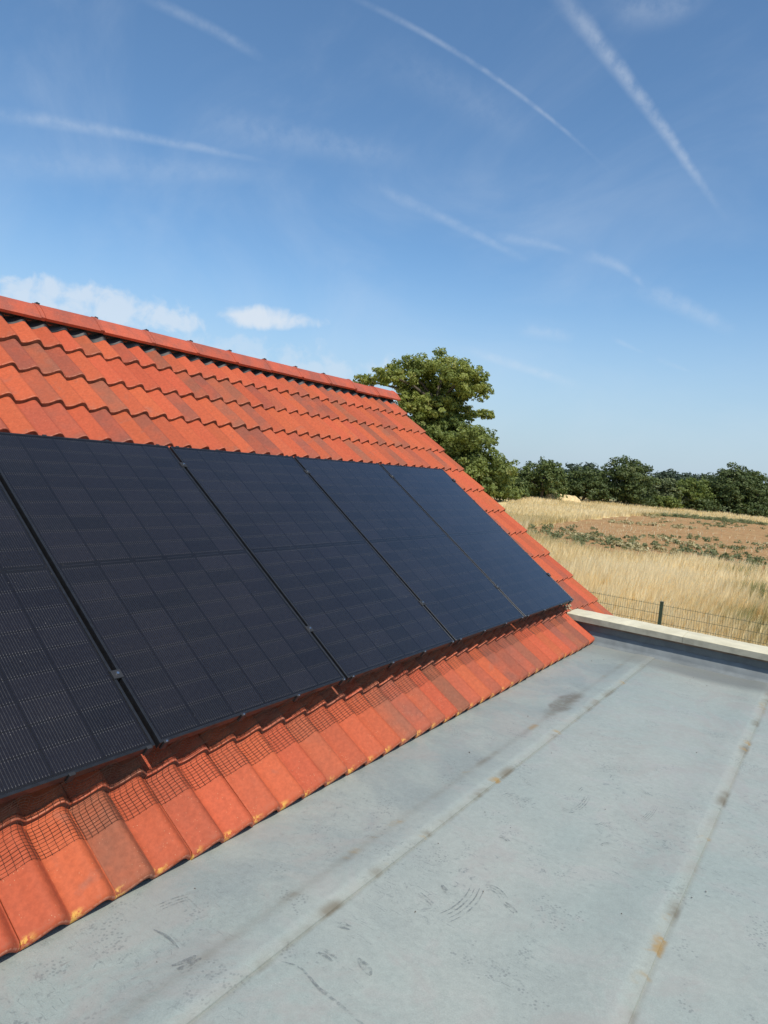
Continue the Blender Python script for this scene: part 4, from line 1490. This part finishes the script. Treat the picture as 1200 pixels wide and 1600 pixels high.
def blades(n, ylo, yhi, seed, hgt, wid, xl, xr):
    """n blades scattered over the field between ylo and yhi; xl, xr give the side limits as slopes and offsets"""
    rs = np.random.RandomState(seed)
    y = ylo + (yhi - ylo) * rs.rand(n)
    x = (xl[0] * y + xl[1]) + ((xr[0] - xl[0]) * y + xr[1] - xl[1]) * rs.rand(n)
    # gather into tussocks
    cx, cy = np.round(x / 0.33), np.round(y / 0.33)
    jx = vnoise(cx * 7.13, cy * 3.71, 1) - 0.5
    jy = vnoise(cx * 5.31, cy * 9.17, 2) - 0.5
    k = 0.55
    x2 = x * (1 - k) + k * (cx + jx) * 0.33
    y2 = y * (1 - k) + k * (cy + jy) * 0.33
    pts = np.stack([x2, y2], 1)
    bare = inside(SOIL, pts)
    ok = ~bare | ((rs.rand(n) < 0.03) & (vnoise(x2 * 0.35 + 9, y2 * 0.22 + 2, 15) > 0.45)) | (bare & (rs.rand(n) < 0.004))
    ok &= vnoise(x2 * 0.55 + 3, y2 * 0.55, 7) * 0.7 + vnoise(x2 * 1.9, y2 * 1.9, 9) * 0.5 > 0.30
    ok &= ~((x2 > -43.8) & (x2 < -37.6) & (y2 > 112.2) & (y2 < 117.6))
    x, y = x2[ok], y2[ok]
    n = len(x)
    big = vnoise(x * 0.16 + 11, y * 0.10 + 5, 3)
    sm = vnoise(x * 1.1, y * 0.9, 4)
    h = hgt * (0.45 + 0.75 * rs.rand(n)) * (0.55 + 0.5 * big + 0.35 * sm) * np.where(inside(SOIL, np.stack([x, y], 1)), 0.45, 1.0)
    tint = 0.80 + 0.30 * (big - 0.5) * 2 * 0.6 + 0.22 * (sm - 0.5) + rs.normal(0, 0.13, n)
    br = vnoise(x * 0.23 + 40, y * 0.12 + 8, 12)
    tint -= 0.34 * np.clip((br - 0.56) / 0.2, 0, 1)
    for gx, gy, gr in GREEN:
        d = np.hypot(x - gx, (y - gy) * 0.8) / gr
        w = np.clip(1.25 - d, 0, 1) * (rs.rand(n) < 0.8)
        tint = tint * (1 - w) + 0.03 * w
    far = np.clip((y - 60) / 50, 0, 1)
    tint -= 0.10 * far * rs.rand(n)
    tint = np.clip(tint, 0, 1)
    az = rs.rand(n) * 2 * np.pi
    fx, fy = np.cos(az), np.sin(az)
    wx, wy = -fy, fx
    bend = h * (0.12 + 0.38 * rs.rand(n))
    # the breeze lays most heads to one side
    bx = fx * bend * 0.6 + 0.14 * h
    by = fy * bend * 0.6 + 0.05 * h
    w = wid * (0.6 + 0.8 * rs.rand(n)) * (1 + 0.012 * np.maximum(y - 30, 0))
    z0 = np.full(n, -0.01)
    V = np.empty((n, 5, 3))
    V[:, 0] = np.stack([x - wx * w / 2, y - wy * w / 2, z0], 1)
    V[:, 1] = np.stack([x + wx * w / 2, y + wy * w / 2, z0], 1)
    V[:, 2] = np.stack([x + bx * 0.4 + wx * w * 0.42, y + by * 0.4 + wy * w * 0.42, h * 0.62], 1)
    V[:, 3] = np.stack([x + bx * 0.4 - wx * w * 0.42, y + by * 0.4 - wy * w * 0.42, h * 0.62], 1)
    V[:, 4] = np.stack([x + bx, y + by, h], 1)
    i = np.arange(n) * 5
    q1 = np.stack([i, i + 1, i + 2], 1)
    q2 = np.stack([i, i + 2, i + 3], 1)
    q3 = np.stack([i + 3, i + 2, i + 4], 1)
    F = np.concatenate([q1, q2, q3])
    return V.reshape(-1, 3), F, np.concatenate([tint, tint, tint])


parts = [blades(95000, 17.0, 32.0, 1, 0.80, 0.016, (-0.42, -3.0), (0.0, 7.0)),
         blades(85000, 32.0, 62.0, 2, 0.72, 0.024, (-0.42, -3.0), (0.0, 7.0)),
         blades(90000, 62.0, 142.0, 3, 0.62, 0.040, (-0.41, -3.0), (0.0, 8.0)),
         blades(16000, 10.0, 17.0, 4, 0.60, 0.014, (-0.42, -1.0), (0.0, 6.0))]
VV, FF, TT = [], [], []
off = 0
for v, f, t in parts:
    VV.append(v)
    FF.append(f + off)
    TT.append(t)
    off += len(v)
gr = mobj('dry_grass', np_mesh('dry_grass', np.concatenate(VV), np.concatenate(FF), np.concatenate(TT)), M_GRASS)
tag(gr, 'tall pale dry grass covering the field beyond the fence', kind='stuff')

# weeds and pale flower heads on and around the bare soil
M_WEED = leaf_material('weed_green', (0.130, 0.150, 0.075), (0.215, 0.235, 0.115), (0.34, 0.33, 0.19), 0.35, 0.7)
M_PALE = leaf_material('pale_seed_heads', (0.33, 0.29, 0.15), (0.46, 0.40, 0.225), (0.56, 0.50, 0.31), 0.2, 0.8)
rs = np.random.RandomState(77)
wc, pc = [], []
for gx, gy, grad in GREEN[:8]:
    for i in range(24):
        s = rs.uniform(0.10, 0.34)
        wc.append((gx + rs.normal(0, grad * 1.0), gy + rs.normal(0, grad * 2.2), s * 0.5, s, s, s * 0.7))
for i in range(150):                                      # thin green strip along the far side of the soil
    t = rs.rand()
    s = rs.uniform(0.2, 0.5)
    wc.append((-24 + 14 * t + rs.normal(0, 0.6), 101 + 12 * t ** 0.6 + rs.normal(0, 2.2), s * 0.4, s * 1.3, s * 1.3, s * 0.6))
for i in range(170):
    s = rs.uniform(0.10, 0.34)
    gk = rs.randint(0, 14)
    wc.append((-18 + (gk * 7.3) % 23 + rs.normal(0, 1.6), 50 + (gk * 13.7) % 48 + rs.normal(0, 2.5), s * 0.4, s * 1.3, s * 1.3, s * 0.7))
for (x0, y0_, x1, y1_, n) in [(-17.8, 50.8, -10.5, 45.0, 24), (-14.0, 58.0, -8.0, 54.0, 12), (-20.5, 72.0, -14.0, 78.0, 26), (-24.5, 100.0, -20.0, 92.0, 16), (-6.0, 66.0, -1.0, 74.0, 30), (-12.0, 47.0, -9.0, 46.0, 12)]:
    for i in range(n):
        t = rs.rand()
        s = rs.uniform(0.16, 0.34)
        pc.append((x0 + (x1 - x0) * t + rs.normal(0, 0.3), y0_ + (y1_ - y0_) * t + rs.normal(0, 0.6), s * 0.7, s * 1.4, s * 1.2, s * 0.55))
w_, _ = foliage('weeds', wc, 0.085, 300, M_WEED, 81, None, sub=0.55, nsub=6)
tag(w_, 'low green weeds scattered over the bare soil patch', kind='stuff')
w_, _ = foliage('pale_seed_heads', pc, 0.09, 260, M_PALE, 82, None, sub=0.5, nsub=6)
tag(w_, 'pale cream seed heads in bands beside the weeds', kind='stuff')
pl = empty('pale_plant', Matrix.Translation((-8.2, 54.8, 0)))
tag(pl, 'single pale rounded plant clump standing on the bare red soil', 'plant')
foliage('flower_head', [(-8.2, 54.8, 0.22, 0.42, 0.36, 0.22)], 0.06, 900, M_PALE, 83, pl, sub=0.4, nsub=16)
mobj('stem', MB().tube([(-8.2, 54.8, -0.02), (-8.2, 54.8, 0.25)], [0.05, 0.03], 6).mesh('stem'), M_BARK, None, pl)

# grit, twigs and leaf scraps lying on the flat roof
rs = random.Random(8)
mb = MB()
for i in range(70):
    x = rs.uniform(-1.72, 0.6)
    y = rs.uniform(0.8, 6.1)
    s = rs.uniform(0.0010, 0.0030)
    z = FLOOR + 0.002
    a = rs.uniform(0, 6.28)
    d = Vector((math.cos(a), math.sin(a), 0)) * s * rs.uniform(0.8, 2.6)
    mb.tube([Vector((x, y, z + s * 0.5)) - d, Vector((x, y, z + s)), Vector((x, y, z + s * 0.5)) + d], [s * 0.3, s, s * 0.3], 5)
M_GRIT = simple('dark_grit', (0.12, 0.10, 0.08), 0.9, 0, 0.6, 3)
gro = mobj('roof_grit', mb.mesh('roof_grit'), M_GRIT)
tag(gro, 'dark grit and leaf scraps scattered over the flat roof', kind='stuff')
